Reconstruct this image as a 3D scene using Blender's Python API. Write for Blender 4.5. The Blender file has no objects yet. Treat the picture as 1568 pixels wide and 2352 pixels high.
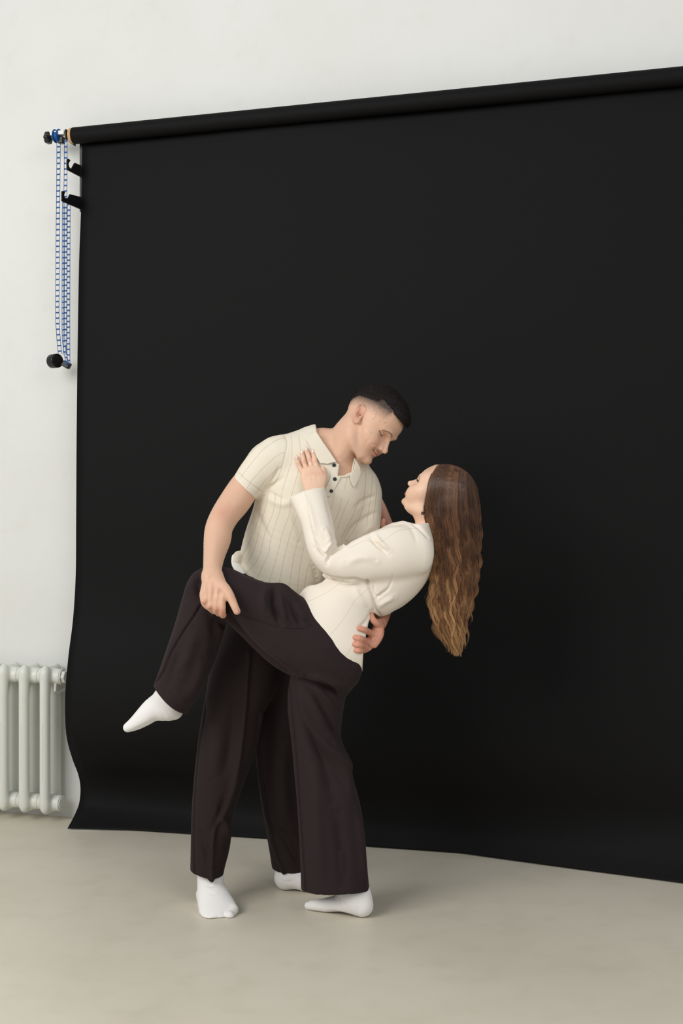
import bpy, math, time
import numpy as np
from mathutils import Vector, Matrix

Q = 1.0
C = bpy.context.scene.collection
scene = bpy.context.scene
F0 = 2900.0        # focal length in pixels of the 1568 x 2352 frame
CX, CY = 784.0, 1161.0
CAMH = 1.28

# ------------------------------------------------------------------ camera, light, exposure
cam_data = bpy.data.cameras.new('camera')
cam = bpy.data.objects.new('camera', cam_data); C.objects.link(cam)
cam.location = (0, 0, CAMH)
cam.rotation_euler = (math.pi/2, 0, 0)
cam_data.sensor_fit = 'AUTO'
cam_data.sensor_width = 36.0
cam_data.lens = 36.0*F0/2352.0
cam_data.shift_y = -15.0/2352.0
scene.camera = cam

world = bpy.data.worlds.new('world'); scene.world = world
world.use_nodes = True
world.node_tree.nodes['Background'].inputs[0].default_value = (0.93, 0.97, 1.0, 1)
world.node_tree.nodes['Background'].inputs[1].default_value = 0.52

def area_light(name, loc, target, sx, sy, power, col):
    ld = bpy.data.lights.new(name, 'AREA'); ld.shape = 'RECTANGLE'
    ld.size = sx; ld.size_y = sy; ld.energy = power; ld.color = col
    o = bpy.data.objects.new(name, ld); C.objects.link(o); o.location = loc
    d = Vector(target) - Vector(loc)
    o.rotation_euler = d.to_track_quat('-Z', 'Y').to_euler()
    return o
area_light('window_light', (-3.4, 0.6, 3.3), (0.2, 4.2, 0.9), 3.2, 2.2, 175, (1.0, 0.98, 0.95))
area_light('second_area_light', (2.2, -0.6, 3.7), (0.2, 4.2, 0.8), 2.6, 2.2, 60, (1.0, 0.985, 0.96))  # weaker area light, high up behind the camera on the right

vs = scene.view_settings
vs.view_transform = 'Standard'; vs.look = 'None'; vs.gamma = 1.0; vs.use_curve_mapping = False
vs.exposure = 0.0
scene.cycles.use_denoising = True

# ------------------------------------------------------------------ helpers
def px(x, y, Y):
    return np.array([(x-CX)/F0*Y, Y, CAMH - (y-CY)/F0*Y])

def tag(o, label=None, cat=None, group=None, kind=None):
    if label: o['label'] = label
    if cat: o['category'] = cat
    if group: o['group'] = group
    if kind: o['kind'] = kind
    return o

def empty(name, loc, **kw):
    o = bpy.data.objects.new(name, None); C.objects.link(o); o.location = loc
    o.empty_display_size = 0.1
    return tag(o, **kw)

def mesh_obj(name, verts, faces, mat, parent=None, smooth=True, attrs=None):
    me = bpy.data.meshes.new(name)
    verts = np.asarray(verts, dtype=np.float32); 
    if isinstance(faces, np.ndarray):
        k = faces.shape[1]; n = len(faces)
        me.vertices.add(len(verts)); me.vertices.foreach_set('co', verts.ravel())
        me.loops.add(n*k); me.loops.foreach_set('vertex_index', faces.astype(np.int32).ravel())
        me.polygons.add(n); me.polygons.foreach_set('loop_start', np.arange(0, n*k, k, dtype=np.int32))
        me.update(calc_edges=True)
    else:
        me.from_pydata(verts.tolist(), [], faces); me.update()
    me.polygons.foreach_set('use_smooth', np.full(len(me.polygons), smooth))
    if attrs:
        for an, av in attrs.items():
            av = np.asarray(av, dtype=np.float32)
            if av.ndim == 1:
                at = me.attributes.new(an, 'FLOAT', 'POINT'); at.data.foreach_set('value', av)
            else:
                at = me.attributes.new(an, 'FLOAT_COLOR', 'POINT')
                c4 = np.ones((len(av), 4), np.float32); c4[:, :3] = av; at.data.foreach_set('color', c4.ravel())
    me.validate()
    me.materials.append(mat)
    o = bpy.data.objects.new(name, me); C.objects.link(o)
    if parent is not None:
        o.parent = parent
        bpy.context.view_layer.update()
        pw = Matrix.Translation(parent.matrix_world.translation)
        o.matrix_parent_inverse = pw.inverted()
    return o

class MB:
    """collects simple solids into one mesh"""
    def __init__(s): s.v = []; s.f = []
    def add(s, v, f):
        n = len(s.v); s.v += [tuple(map(float, p)) for p in v]; s.f += [tuple(n+i for i in q) for q in f]
    def box(s, c, ax, h):
        c = np.array(c, float); ax = [np.array(a, float)/np.linalg.norm(a) for a in ax]
        v = [c+ax[0]*h[0]*i+ax[1]*h[1]*j+ax[2]*h[2]*k for i in (-1, 1) for j in (-1, 1) for k in (-1, 1)]
        s.add(v, [(0,1,3,2),(4,6,7,5),(0,4,5,1),(2,3,7,6),(0,2,6,4),(1,5,7,3)])
    def tube(s, pts, r, n=8, closed=False):
        pts = [np.array(p, float) for p in pts]; m = len(pts)
        rs = [r]*m if np.isscalar(r) else list(r)
        v = []; prev = None
        for i, p in enumerate(pts):
            if closed: t = pts[(i+1) % m]-pts[i-1]
            else: t = pts[min(i+1, m-1)]-pts[max(i-1, 0)]
            t = t/(np.linalg.norm(t)+1e-12)
            if prev is None:
                a = np.array([0, 0, 1.0]) if abs(t[2]) < .8 else np.array([1.0, 0, 0])
                nn = np.cross(t, a)
            else: nn = prev - t*np.dot(prev, t)
            nn = nn/(np.linalg.norm(nn)+1e-12); prev = nn; bb = np.cross(t, nn)
            for k in range(n):
                an = 2*math.pi*k/n
                v.append(p+rs[i]*(math.cos(an)*nn+math.sin(an)*bb))
        f = []
        for i in range(m if closed else m-1):
            j = (i+1) % m
            for k in range(n):
                l = (k+1) % n
                f.append((i*n+k, j*n+k, j*n+l, i*n+l))
        if not closed:
            f.append(tuple(range(n))); f.append(tuple((m-1)*n+k for k in range(n-1, -1, -1)))
        s.add(v, f)
    def lathe(s, c, axis, prof, n=32):
        """prof: list of (distance along axis, radius)"""
        axis = np.array(axis, float); axis /= np.linalg.norm(axis)
        a = np.array([0, 0, 1.0]) if abs(axis[2]) < .8 else np.array([1.0, 0, 0])
        n1 = np.cross(axis, a); n1 /= np.linalg.norm(n1); n2 = np.cross(axis, n1)
        v = []
        for d, r in prof:
            for k in range(n):
                an = 2*math.pi*k/n
                v.append(np.array(c)+axis*d+max(r, 1e-5)*(math.cos(an)*n1+math.sin(an)*n2))
        f = [(i*n+k, i*n+(k+1) % n, (i+1)*n+(k+1) % n, (i+1)*n+k) for i in range(len(prof)-1) for k in range(n)]
        f.append(tuple(range(n-1, -1, -1))); f.append(tuple((len(prof)-1)*n+k for k in range(n)))
        s.add(v, f)
    def prism(s, poly, e1, e2, e3, org, t):
        """poly in (e1,e2) plane, thickness t along e3"""
        e1, e2, e3, org = map(lambda a: np.array(a, float), (e1, e2, e3, org))
        n = len(poly)
        v = [org+e1*a+e2*b for a, b in poly]+[org+e1*a+e2*b+e3*t for a, b in poly]
        s.add(v, [tuple(range(n-1, -1, -1)), tuple(range(n, 2*n))]+[(i, (i+1) % n, n+(i+1) % n, n+i) for i in range(n)])
    def build(s, name, mat, parent=None, smooth=False, bevel=0):
        o = mesh_obj(name, s.v, s.f, mat, parent, smooth)
        if bevel:
            b = o.modifiers.new('bevel', 'BEVEL'); b.width = bevel; b.segments = 2; b.limit_method = 'ANGLE'
        if smooth:
            try:
                o.data.set_sharp_from_angle(angle=math.radians(40))
            except Exception: pass
        return o

# ------------------------------------------------------------------ materials
def srgb(r, g, b):
    f = lambda c: (c/255/12.92) if c/255 <= .04045 else ((c/255+.055)/1.055)**2.4
    return (f(r), f(g), f(b))

def mat(name, col, rough=.6, metal=0, spec=.5, bump=None, noise=None, attr=None, sheen=0, sss=0, line=None, coat=0):
    """bump: list of (scale, strength, distance); noise: (scale, darker colour, contrast)"""
    m = bpy.data.materials.new(name); m.use_nodes = True
    nt = m.node_tree; N = nt.nodes; L = nt.links; b = N['Principled BSDF']
    b.inputs['Roughness'].default_value = rough; b.inputs['Metallic'].default_value = metal
    b.inputs['Specular IOR Level'].default_value = spec
    if coat: b.inputs['Coat Weight'].default_value = coat
    if sheen:
        b.inputs['Sheen Weight'].default_value = sheen; b.inputs['Sheen Roughness'].default_value = .4
    if sss:
        b.inputs['Subsurface Weight'].default_value = sss
        b.inputs['Subsurface Radius'].default_value = (1.0, .35, .2); b.inputs['Subsurface Scale'].default_value = .006
    tc = N.new('ShaderNodeTexCoord')
    cur = None
    if attr:
        a = N.new('ShaderNodeAttribute'); a.attribute_name = attr; cur = a.outputs['Color']
    else:
        r = N.new('ShaderNodeRGB'); r.outputs[0].default_value = (*col, 1); cur = r.outputs[0]
    if noise:
        for (sc, dk, lo, hi) in noise:
            n = N.new('ShaderNodeTexNoise'); n.inputs['Scale'].default_value = sc; n.inputs['Detail'].default_value = 6
            L.new(tc.outputs['Object'], n.inputs['Vector'])
            mr = N.new('ShaderNodeMapRange'); mr.inputs[1].default_value = lo; mr.inputs[2].default_value = hi
            L.new(n.outputs[0], mr.inputs[0])
            mx = N.new('ShaderNodeMix'); mx.data_type = 'RGBA'; mx.blend_type = 'MULTIPLY'
            L.new(mr.outputs[0], mx.inputs[0]); L.new(cur, mx.inputs[6]); mx.inputs[7].default_value = (*dk, 1)
            cur = mx.outputs[2]
    if line:
        a = N.new('ShaderNodeAttribute'); a.attribute_name = 'lsd'; a2 = N.new('ShaderNodeAttribute'); a2.attribute_name = 'lmask'
        ab = N.new('ShaderNodeMath'); ab.operation = 'ABSOLUTE'; L.new(a.outputs['Fac'], ab.inputs[0])
        ms = N.new('ShaderNodeMapRange'); ms.interpolation_type = 'SMOOTHSTEP'; ms.inputs[1].default_value = .2; ms.inputs[2].default_value = 1.15; ms.inputs[3].default_value = 1; ms.inputs[4].default_value = 0
        L.new(ab.outputs[0], ms.inputs[0]); ml = N.new('ShaderNodeMath'); ml.operation = 'MULTIPLY'; L.new(ms.outputs[0], ml.inputs[0]); L.new(a2.outputs['Fac'], ml.inputs[1])
        mx = N.new('ShaderNodeMix'); mx.data_type = 'RGBA'; mx.blend_type = 'MULTIPLY'
        L.new(ml.outputs[0], mx.inputs[0]); L.new(cur, mx.inputs[6]); mx.inputs[7].default_value = (*line, 1)
        cur = mx.outputs[2]
    L.new(cur, b.inputs['Base Color'])
    if bump:
        prev = None
        for (sc, st, di) in bump:
            n = N.new('ShaderNodeTexNoise'); n.inputs['Scale'].default_value = sc; n.inputs['Detail'].default_value = 4
            L.new(tc.outputs['Object'], n.inputs['Vector'])
            bp = N.new('ShaderNodeBump'); bp.inputs['Strength'].default_value = st; bp.inputs['Distance'].default_value = di
            L.new(n.outputs[0], bp.inputs['Height'])
            if prev: L.new(prev.outputs[0], bp.inputs['Normal'])
            prev = bp
        L.new(prev.outputs[0], b.inputs['Normal'])
    return m

M = {}
M['wall'] = mat('white_plaster', srgb(219, 219, 215), .75, bump=[(3, .25, .02), (22, .12, .006), (120, .1, .002)],
                noise=[(2.5, (.965, .96, .95), .42, .7), (14, (.975, .97, .96), .55, .75)])
M['floor'] = mat('painted_floor', srgb(214, 206, 189), .42, bump=[(9, .05, .01), (60, .06, .002)],
                 noise=[(1.6, (.93, .925, .91), .4, .65), (9, (.95, .95, .94), .5, .7), (45, (1.0, .99, .97), .6, .7)])
M['paper'] = mat('black_seamless_paper', srgb(11, 10, 10.5), .7, spec=.16, bump=[(2.2, .18, .02), (500, .08, .0006)])
M['roll'] = M['paper']
M['card'] = mat('cardboard', srgb(196, 160, 112), .8)
M['blackmetal'] = mat('black_metal', srgb(24, 24, 25), .4, spec=.5)
M['blackplastic'] = mat('black_plastic', srgb(22, 20, 21), .3)
M['whitemetal'] = mat('white_metal', srgb(225, 225, 220), .4)
M['blue'] = mat('blue_plastic', srgb(8, 76, 142), .5, spec=.3)
M['steel'] = mat('steel', srgb(190, 190, 190), .3, metal=1)
M['radiator'] = mat('radiator_enamel', srgb(214, 215, 206), .38, bump=[(25, .12, .01), (140, .08, .001)],
                    noise=[(12, (.95, .95, .93), .5, .75)])

# ------------------------------------------------------------------ the setting
TH = math.radians(17.4)
WX, WY = -1.2617, 5.2347
T = np.array([math.cos(TH), -math.sin(TH), 0]); NR = np.array([-math.sin(TH), -math.cos(TH), 0]); UP = np.array([0, 0, 1.0])
def W(u, z, off=0.):
    return np.array([WX, WY, 0])+T*u+NR*off+UP*z
def proj(p):
    return CX+F0*p[0]/p[1], CY-F0*(p[2]-CAMH)/p[1]
def wall_u(x, off=0.):
    """u of the wall column seen at picture column x, off metres in front of the wall"""
    a, b = -4., 5.
    for _ in range(50):
        m = (a+b)/2
        if proj(W(m, 0, off))[0] < x: a = m
        else: b = m
    return a
def grid(fn, nu, nv):
    v = [fn(i/(nu-1), j/(nv-1)) for j in range(nv) for i in range(nu)]
    f = [(j*nu+i, j*nu+i+1, (j+1)*nu+i+1, (j+1)*nu+i) for j in range(nv-1) for i in range(nu-1)]
    return v, f

b = MB(); b.box(W(0.4, 1.9, -.1), (T, NR, UP), (4.2, .1, 1.9))
tag(b.build('wall_back', M['wall']), kind='structure')
b = MB()
b.v = [(-5, -1.5, -.1), (5, -1.5, -.1), (5, 7.5, -.1), (-5, 7.5, -.1), (-5, -1.5, 0), (5, -1.5, 0), (5, 7.5, 0), (-5, 7.5, 0)]
b.f = [(3, 2, 1, 0), (4, 5, 6, 7), (0, 1, 5, 4), (1, 2, 6, 5), (2, 3, 7, 6), (3, 0, 4, 7)]
tag(b.build('floor', M['floor']), kind='structure')

# ------------------------------------------------------------------ paper backdrop on its roll
UE = wall_u(188, .075)
edge = [(188, 330), (186, 480), (182, 600), (179, 800), (177, 1000), (176, 1200), (175, 1320), (169, 1420), (159, 1500),
        (153, 1560), (150, 1620), (153, 1690), (166, 1742), (180, 1780), (185, 1812), (182, 1845), (172, 1872), (155, 1893)]
def solve_edge(x, y):
    lo, hi = -.3, .8
    for _ in range(50):
        m = (lo+hi)/2
        if proj(W(UE, 0, m))[0] > x: lo = m
        else: hi = m
    Y = W(UE, 0, lo)[1]
    return lo, CAMH-(y-CY)/F0*Y
eo = [solve_edge(*e) for e in edge]
eo[-1] = (eo[-1][0], 0.004)
def catmull(P, n):
    P = np.asarray(P, float); out = []
    for i in range(len(P)-1):
        p0 = P[max(i-1, 0)]; p1 = P[i]; p2 = P[i+1]; p3 = P[min(i+2, len(P)-1)]
        for k in range(n):
            t = k/n
            out.append(.5*((2*p1)+(-p0+p2)*t+(2*p0-5*p1+4*p2-p3)*t*t+(-p0+3*p1-3*p2+p3)*t**3))
    out.append(P[-1]); return np.array(out)
prof = catmull(eo, 6)
PW = 2.72
def front_off(u):      # how far in front of the wall the hem lies on the floor
    xs = [0, .25, .75, 1.2, 1.53, 1.56, 2.0, PW]
    base = [eo[-1][0], .125, .095, .08, .06, .062, .15, .27]
    return float(np.interp(u, xs, base))
def sheet(s, t):
    u = s*PW
    i = t*(len(prof)-1); a = int(i); c = min(a+1, len(prof)-1); fr = i-a
    off, z = prof[a]*(1-fr)+prof[c]*fr
    zn = max(z, 0)
    amp = 1-.55*min(u/1.3, 1)                    # the wave in the paper is strongest at the loose left edge
    o0 = .075
    bulge = (off-o0)*amp
    hem = front_off(u)-(o0+(eo[-1][0]-o0)*amp)
    k = max(0, 1-z/.42)**1.6
    off2 = o0+bulge+hem*k
    off2 = max(off2, .012)+.004*math.sin(u*5+z*1.3)
    p = W(UE+u, zn+.002, off2)
    return p
v, f = grid(sheet, 70, len(prof))
base = W(UE+PW/2, 0, .1)
backdrop = empty('paper_backdrop', tuple(base), label='black seamless paper backdrop hanging from a roll on the white wall', cat='backdrop')
sh = mesh_obj('paper_sheet', v, f, M['paper'], backdrop)
so = sh.modifiers.new('thickness', 'SOLIDIFY'); so.thickness = .0012; so.offset = 0
# roll: top of sheet leaves its back side
zt = eo[0][1]; 
RR = .033
ztop = CAMH-(311-CY)/F0*W(UE, 0, .1)[1]
rc0 = W(UE-.022, ztop, .1)
b = MB(); b.lathe(rc0, T, [(0, RR-.004), (.0, RR), (PW+.04, RR), (PW+.04, RR-.004)], 48)
b.build('paper_roll', M['roll'], backdrop, smooth=True)
b = MB(); b.lathe(W(UE-.036, ztop, .1), T, [(0, RR-.006), (.001, RR-.0015), (.016, RR-.0012)], 40)
b.build('cardboard_core', M['card'], backdrop, smooth=True)
# ------------------------------------------------------------------ distance-field modeller (bodies, clothes, cast iron)
def nrm(a): a = np.asarray(a, float); return a/(np.linalg.norm(a)+1e-12)

class Tube:
    """chain of elliptic cone segments. stations: (centre, n, a, m, b)"""
    def __init__(s, st, res=4):
        c = catmull([x[0] for x in st], res) if len(st) > 1 else np.array([st[0][0]])
        n = catmull([x[1] for x in st], res); a = catmull([[x[2]] for x in st], res)[:, 0]
        m = catmull([x[3] for x in st], res); b_ = catmull([[x[4]] for x in st], res)[:, 0]
        s.c, s.n, s.m, s.a, s.b = c, n, m, np.maximum(a, .0008), np.maximum(b_, .0008)
        s.mid = (c[1:]+c[:-1])/2
        s.R = np.linalg.norm(c[1:]-c[:-1], axis=1)/2+np.maximum(np.maximum(s.a[1:], s.a[:-1]), np.maximum(s.b[1:], s.b[:-1]))
    def grow(s, g):
        import copy
        t = copy.copy(s); t.a = np.maximum(s.a+g, .0008); t.b = np.maximum(s.b+g, .0008); t.R = s.R+max(g, 0); return t
    def ev(s, P, cc=None, Rb=0):
        if cc is None: idx = range(len(s.mid))
        else: idx = np.nonzero(np.linalg.norm(s.mid-cc, axis=1) < s.R+Rb)[0]
        d = None
        for i in idx:
            c0, c1 = s.c[i], s.c[i+1]; ax = c1-c0; L2 = ax@ax+1e-12
            n = s.n[i]+s.n[i+1]; axn = ax/math.sqrt(L2)
            n = n-axn*(n@axn); n = n/(np.linalg.norm(n)+1e-9); m = np.cross(axn, n)
            q = P-c0.astype(np.float32)
            t = np.clip(q@(ax/L2).astype(np.float32), 0, 1)
            q = q-t[:, None]*ax.astype(np.float32)
            u = q@n.astype(np.float32); v = q@m.astype(np.float32); w = q@axn.astype(np.float32)
            a = s.a[i]+t*(s.a[i+1]-s.a[i]); b = s.b[i]+t*(s.b[i+1]-s.b[i]); e = np.minimum(a, b)
            u = u/a; v = v/b; w = w/e
            k0 = np.sqrt(u*u+v*v+w*w)+1e-6
            k1 = np.sqrt((u/a)**2+(v/b)**2+(w/e)**2)+1e-6
            dd = k0*(k0-1)/k1
            d = dd if d is None else np.minimum(d, dd)
        return d

class Ell:
    def __init__(s, c, axes, r):
        s.c = np.asarray(c, float); s.A = np.array([nrm(a) for a in axes]); s.r = np.asarray(r, float)
        s.R = s.r.max()
    def grow(s, g): return Ell(s.c, s.A, s.r+g)
    def ev(s, P, cc=None, Rb=0):
        if cc is not None and np.linalg.norm(s.c-cc) > s.R+Rb: return None
        q = (P-s.c.astype(np.float32))@s.A.T.astype(np.float32)
        a = q/s.r.astype(np.float32); k0 = np.sqrt((a*a).sum(1))+1e-6
        a = a/s.r.astype(np.float32); k1 = np.sqrt((a*a).sum(1))+1e-6
        return k0*(k0-1)/k1

class Fn:
    def __init__(s, f, c=None, R=None): s.f, s.c, s.R = f, c, R
    def grow(s, g): return Fn(lambda P: s.f(P)-g, s.c, None if s.R is None else s.R+g)
    def ev(s, P, cc=None, Rb=0):
        if cc is not None and s.c is not None and np.linalg.norm(s.c-cc) > s.R+Rb: return None
        return s.f(P)

def seg2(pts, x, y, closed=False):
    d = np.full(x.shape, 1e9, np.float32); n = len(pts)
    for i in range(n if closed else n-1):
        x0, y0 = pts[i]; x1, y1 = pts[(i+1) % n]; dx, dy = x1-x0, y1-y0
        t = np.clip(((x-x0)*dx+(y-y0)*dy)/(dx*dx+dy*dy+1e-9), 0, 1)
        d = np.minimum(d, (x-x0-t*dx)**2+(y-y0-t*dy)**2)
    return np.sqrt(d)
def inpoly(pts, x, y):
    ins = np.zeros(x.shape, bool); n = len(pts)
    for i in range(n):
        x0, y0 = pts[i]; x1, y1 = pts[(i+1) % n]
        if y0 == y1: continue
        ins ^= ((y0 > y) != (y1 > y)) & (x < (x1-x0)*(y-y0)/(y1-y0)+x0)
    return ins
def poly2(pts, x, y):
    d = seg2(pts, x, y, True); return np.where(inpoly(pts, x, y), -d, d)
def PXY(P): return CX+F0*P[:, 0]/P[:, 1], CY-F0*(P[:, 2]-CAMH)/P[:, 1]
def outline(pts, smooth=0):
    """solid of the directions through a traced outline; cuts a body to its outline"""
    if smooth: pts = [tuple(p) for p in catmull(list(pts)+[pts[0]], smooth)[:-1]]
    def f(P):
        x, y = PXY(P); return (poly2(pts, x, y)*P[:, 1]/F0).astype(np.float32)
    return Fn(f)
def half(x0, y0, x1, y1, tilt=0, Y0=4.0):
    """half space left (screen) of the line p0->p1 is removed (d>0 there); tilt: slope with depth"""
    dx, dy = x1-x0, y1-y0; L = math.hypot(dx, dy); nx, ny = dy/L, -dx/L
    def f(P):
        x, y = PXY(P); return (((x-x0)*nx+(y-y0)*ny)*P[:, 1]/F0+tilt*(P[:, 1]-Y0)).astype(np.float32)
    return Fn(f)

def smin(a, b, k):
    if k <= 0: return np.minimum(a, b)
    h = np.maximum(k-np.abs(a-b), 0)/k
    return np.minimum(a, b)-h*h*k*.25
def smax(a, b, k): return -smin(-a, -b, k)

class Shape:
    def __init__(s): s.g = []
    def add(s, p, k=.01): s.g.append(('a', k, p)); return s
    def sub(s, p, k=.003): s.g.append(('s', k, p)); return s
    def cut(s, p, k=.002): s.g.append(('i', k, p)); return s
    def grow(s, g):
        t = Shape()
        for op, k, p in s.g: t.g.append((op, k, p.grow(g) if op != 's' else p))
        return t
    def ev(s, P, cc=None, Rb=0):
        d = None
        for op, k, p in s.g:
            if op != 'a' and d is None: continue
            e = p.ev(P, cc, Rb+k+.012)
            if e is None: continue
            if op == 'a': d = e if d is None else smin(d, e, k)
            elif op == 's': d = smax(d, -e, k)
            else: d = smax(d, e, k)
        return d
    def bounds(s):
        lo = np.full(3, 1e9); hi = -lo
        for op, k, p in s.g:
            if op != 'a': continue
            if isinstance(p, Tube):
                lo = np.minimum(lo, (p.mid-p.R[:, None]).min(0)); hi = np.maximum(hi, (p.mid+p.R[:, None]).max(0))
            elif isinstance(p, Shape):
                l, h = p.bounds(); lo = np.minimum(lo, l); hi = np.maximum(hi, h)
            elif p.c is not None:
                lo = np.minimum(lo, p.c-p.R); hi = np.maximum(hi, p.c+p.R)
        return lo-.01, hi+.01

def surf_y(shape, x, y, y0=3.4, y1=4.4, n=500):
    """depth of the first surface of a shape along the line of sight through a picture point"""
    Y = np.linspace(y0, y1, n); P = np.array([px(x, y, t) for t in Y]).astype(np.float32)
    d = shape.ev(P)
    k = np.nonzero(d < 0)[0]
    return float(Y[k[0]]) if len(k) else None

def mesh_shape(shape, h, B=20, smooth=1, lohi=None):
    h = h*Q
    lo, hi = lohi if lohi else shape.bounds()
    nb = np.ceil((hi-lo)/(h*B)).astype(int)
    half_b = h*B/2; Rb = half_b*math.sqrt(3)+h*2
    ar = (np.arange(-1, B+1)*h).astype(np.float32)
    gx, gy, gz = np.meshgrid(ar, ar, ar, indexing='ij')
    loc = np.stack([gx.ravel(), gy.ravel(), gz.ravel()], 1)
    S = B+2; NXYZ = nb*B+4
    keys, pos, quads = [], [], []
    ctr = [(i, j, k) for i in range(nb[0]) for j in range(nb[1]) for k in range(nb[2])]
    cen = lo+(np.array(ctr)+.5)*(h*B)
    # hierarchical reject on block centres
    dc = np.zeros(len(cen))
    for s0 in range(0, len(cen), 20000):
        e = shape.ev(cen[s0:s0+20000].astype(np.float32)); dc[s0:s0+20000] = 1e9 if e is None else e
    act = np.nonzero(np.abs(dc) < Rb*1.6+.01)[0]
    corners = [(a, b_, c) for a in (0, 1) for b_ in (0, 1) for c in (0, 1)]
    edges = [(p, q) for p in range(8) for q in range(p+1, 8) if sum(abs(corners[p][r]-corners[q][r]) for r in range(3)) == 1]
    for ai in act:
        o = lo+np.array(ctr[ai])*(h*B)
        d = shape.ev(loc+o.astype(np.float32), cen[ai], Rb)
        if d is None: continue
        if d.min() > 0 or d.max() < 0: continue
        D = d.reshape(S, S, S); neg = D < 0
        cn = sum(neg[a:a+S-1, b_:b_+S-1, c:c+S-1].astype(np.int8) for a, b_, c in corners)
        ii, jj, kk = np.nonzero((cn > 0) & (cn < 8))
        if len(ii) == 0: continue
        acc = np.zeros((len(ii), 3)); cnt = np.zeros(len(ii))
        vals = [D[ii+a, jj+b_, kk+c] for a, b_, c in corners]
        for p, q in edges:
            vp, vq = vals[p], vals[q]; cr = (vp < 0) != (vq < 0)
            t = np.where(cr, vp/np.where(cr, vp-vq, 1), 0)
            for r in range(3):
                acc[:, r] += np.where(cr, corners[p][r]+t*(corners[q][r]-corners[p][r]), 0)
            cnt += cr
        vp = (acc/cnt[:, None]+np.stack([ii, jj, kk], 1)-1)*h+o
        gi = np.stack([ii, jj, kk], 1)-1+np.array(ctr[ai])*B+1
        key = (gi[:, 0]*NXYZ[1]+gi[:, 1])*NXYZ[2]+gi[:, 2]
        cell = -np.ones((S-1, S-1, S-1), np.int64); cell[ii, jj, kk] = key
        keys.append(key); pos.append(vp)
        I = slice(1, S-1)
        for ax in range(3):
            sl0 = [I, I, I]; sl1 = [I, I, I]; sl1[ax] = slice(2, S)
            n0 = neg[tuple(sl0)]; n1 = neg[tuple(sl1)]
            a_, b2, c2 = np.nonzero(n0 != n1)
            if len(a_) == 0: continue
            fl = n0[a_, b2, c2]
            base_ = np.stack([a_, b2, c2], 1)+1
            o1, o2 = [(1, 2), (2, 0), (0, 1)][ax]
            q = []
            for (s1, s2) in ((0, 0), (-1, 0), (-1, -1), (0, -1)):
                t = base_.copy(); t[:, o1] += s1; t[:, o2] += s2
                q.append(cell[t[:, 0], t[:, 1], t[:, 2]])
            q = np.stack(q, 1)
            q = np.where(fl[:, None], q, q[:, ::-1]); quads.append(q)
    keys = np.concatenate(keys); pos = np.concatenate(pos); quads = np.concatenate(quads)
    quads = quads[(quads >= 0).all(1)]
    uk, first = np.unique(keys, return_index=True); V = pos[first]
    F = np.searchsorted(uk, quads); F = np.minimum(F, len(uk)-1)
    ok = (uk[F] == quads).all(1); F = F[ok]
    for _ in range(smooth): V = lap(V, F, .5)
    return V, F

def lap(V, F, w=.5):
    acc = np.zeros_like(V); cnt = np.zeros(len(V))
    for a, b_ in ((0, 1), (1, 2), (2, 3), (3, 0)):
        for c in range(3):
            acc[:, c] += np.bincount(F[:, a], V[F[:, b_], c], len(V))+np.bincount(F[:, b_], V[F[:, a], c], len(V))
        cnt += np.bincount(F[:, a], minlength=len(V))+np.bincount(F[:, b_], minlength=len(V))
    return V*(1-w)+w*acc/np.maximum(cnt, 1)[:, None]

def vnormals(V, F):
    a = V[F[:, 2]]-V[F[:, 0]]; b_ = V[F[:, 3]]-V[F[:, 1]]; n = np.cross(a, b_)
    N = np.zeros_like(V)
    for k in range(4):
        for c in range(3): N[:, c] += np.bincount(F[:, k], n[:, c], len(V))
    return N/(np.linalg.norm(N, axis=1)[:, None]+1e-12)

def sculpt(V, F, strokes, lim=None):
    """strokes: (picture points, height in m, width in px[, sharp]) pushed along the normal on the side that was traced"""
    N = vnormals(V, F); x, y = PXY(V)
    view = V-np.array([0, 0, CAMH]); view /= np.linalg.norm(view, axis=1)[:, None]
    face = np.clip(-(N*view).sum(1)*2.2+.15, 0, 1)
    if lim is not None: face = face*lim(V)
    disp = np.zeros(len(V))
    for st in strokes:
        pts, amp, w = st[:3]
        pts = [tuple(p) for p in catmull(pts, 5)] if len(pts) > 2 else pts
        P = np.array(pts); r = 3*w
        sel = np.nonzero((x > P[:, 0].min()-r) & (x < P[:, 0].max()+r) & (y > P[:, 1].min()-r) & (y < P[:, 1].max()+r) & (face > 0))[0]
        if len(sel) == 0: continue
        d = seg2(pts, x[sel], y[sel])
        # fade at both ends of the stroke
        L = np.linalg.norm(P[-1]-P[0])+1e-6
        fade = np.ones(len(sel))
        if len(st) < 4:
            for e in (P[0], P[-1]):
                de = np.hypot(x[sel]-e[0], y[sel]-e[1]); fade *= np.clip(de/(L*.3), .0, 1)**.7
        disp[sel] += amp*np.exp(-(d/w)**2)*fade
    return V+N*(disp*face)[:, None]

def linemask(V, F, lines, w):
    N = vnormals(V, F); x, y = PXY(V)
    face = (N[:, 1] < .1)
    m = np.zeros(len(V))
    for pts in lines:
        pts = [tuple(p) for p in catmull(pts, 5)] if len(pts) > 2 else pts
        P = np.array(pts); r = 3*w
        sel = np.nonzero((x > P[:, 0].min()-r) & (x < P[:, 0].max()+r) & (y > P[:, 1].min()-r) & (y < P[:, 1].max()+r) & face)[0]
        if len(sel): m[sel] = np.maximum(m[sel], np.exp(-(seg2(pts, x[sel], y[sel])/w)**2))
    return m

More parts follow.
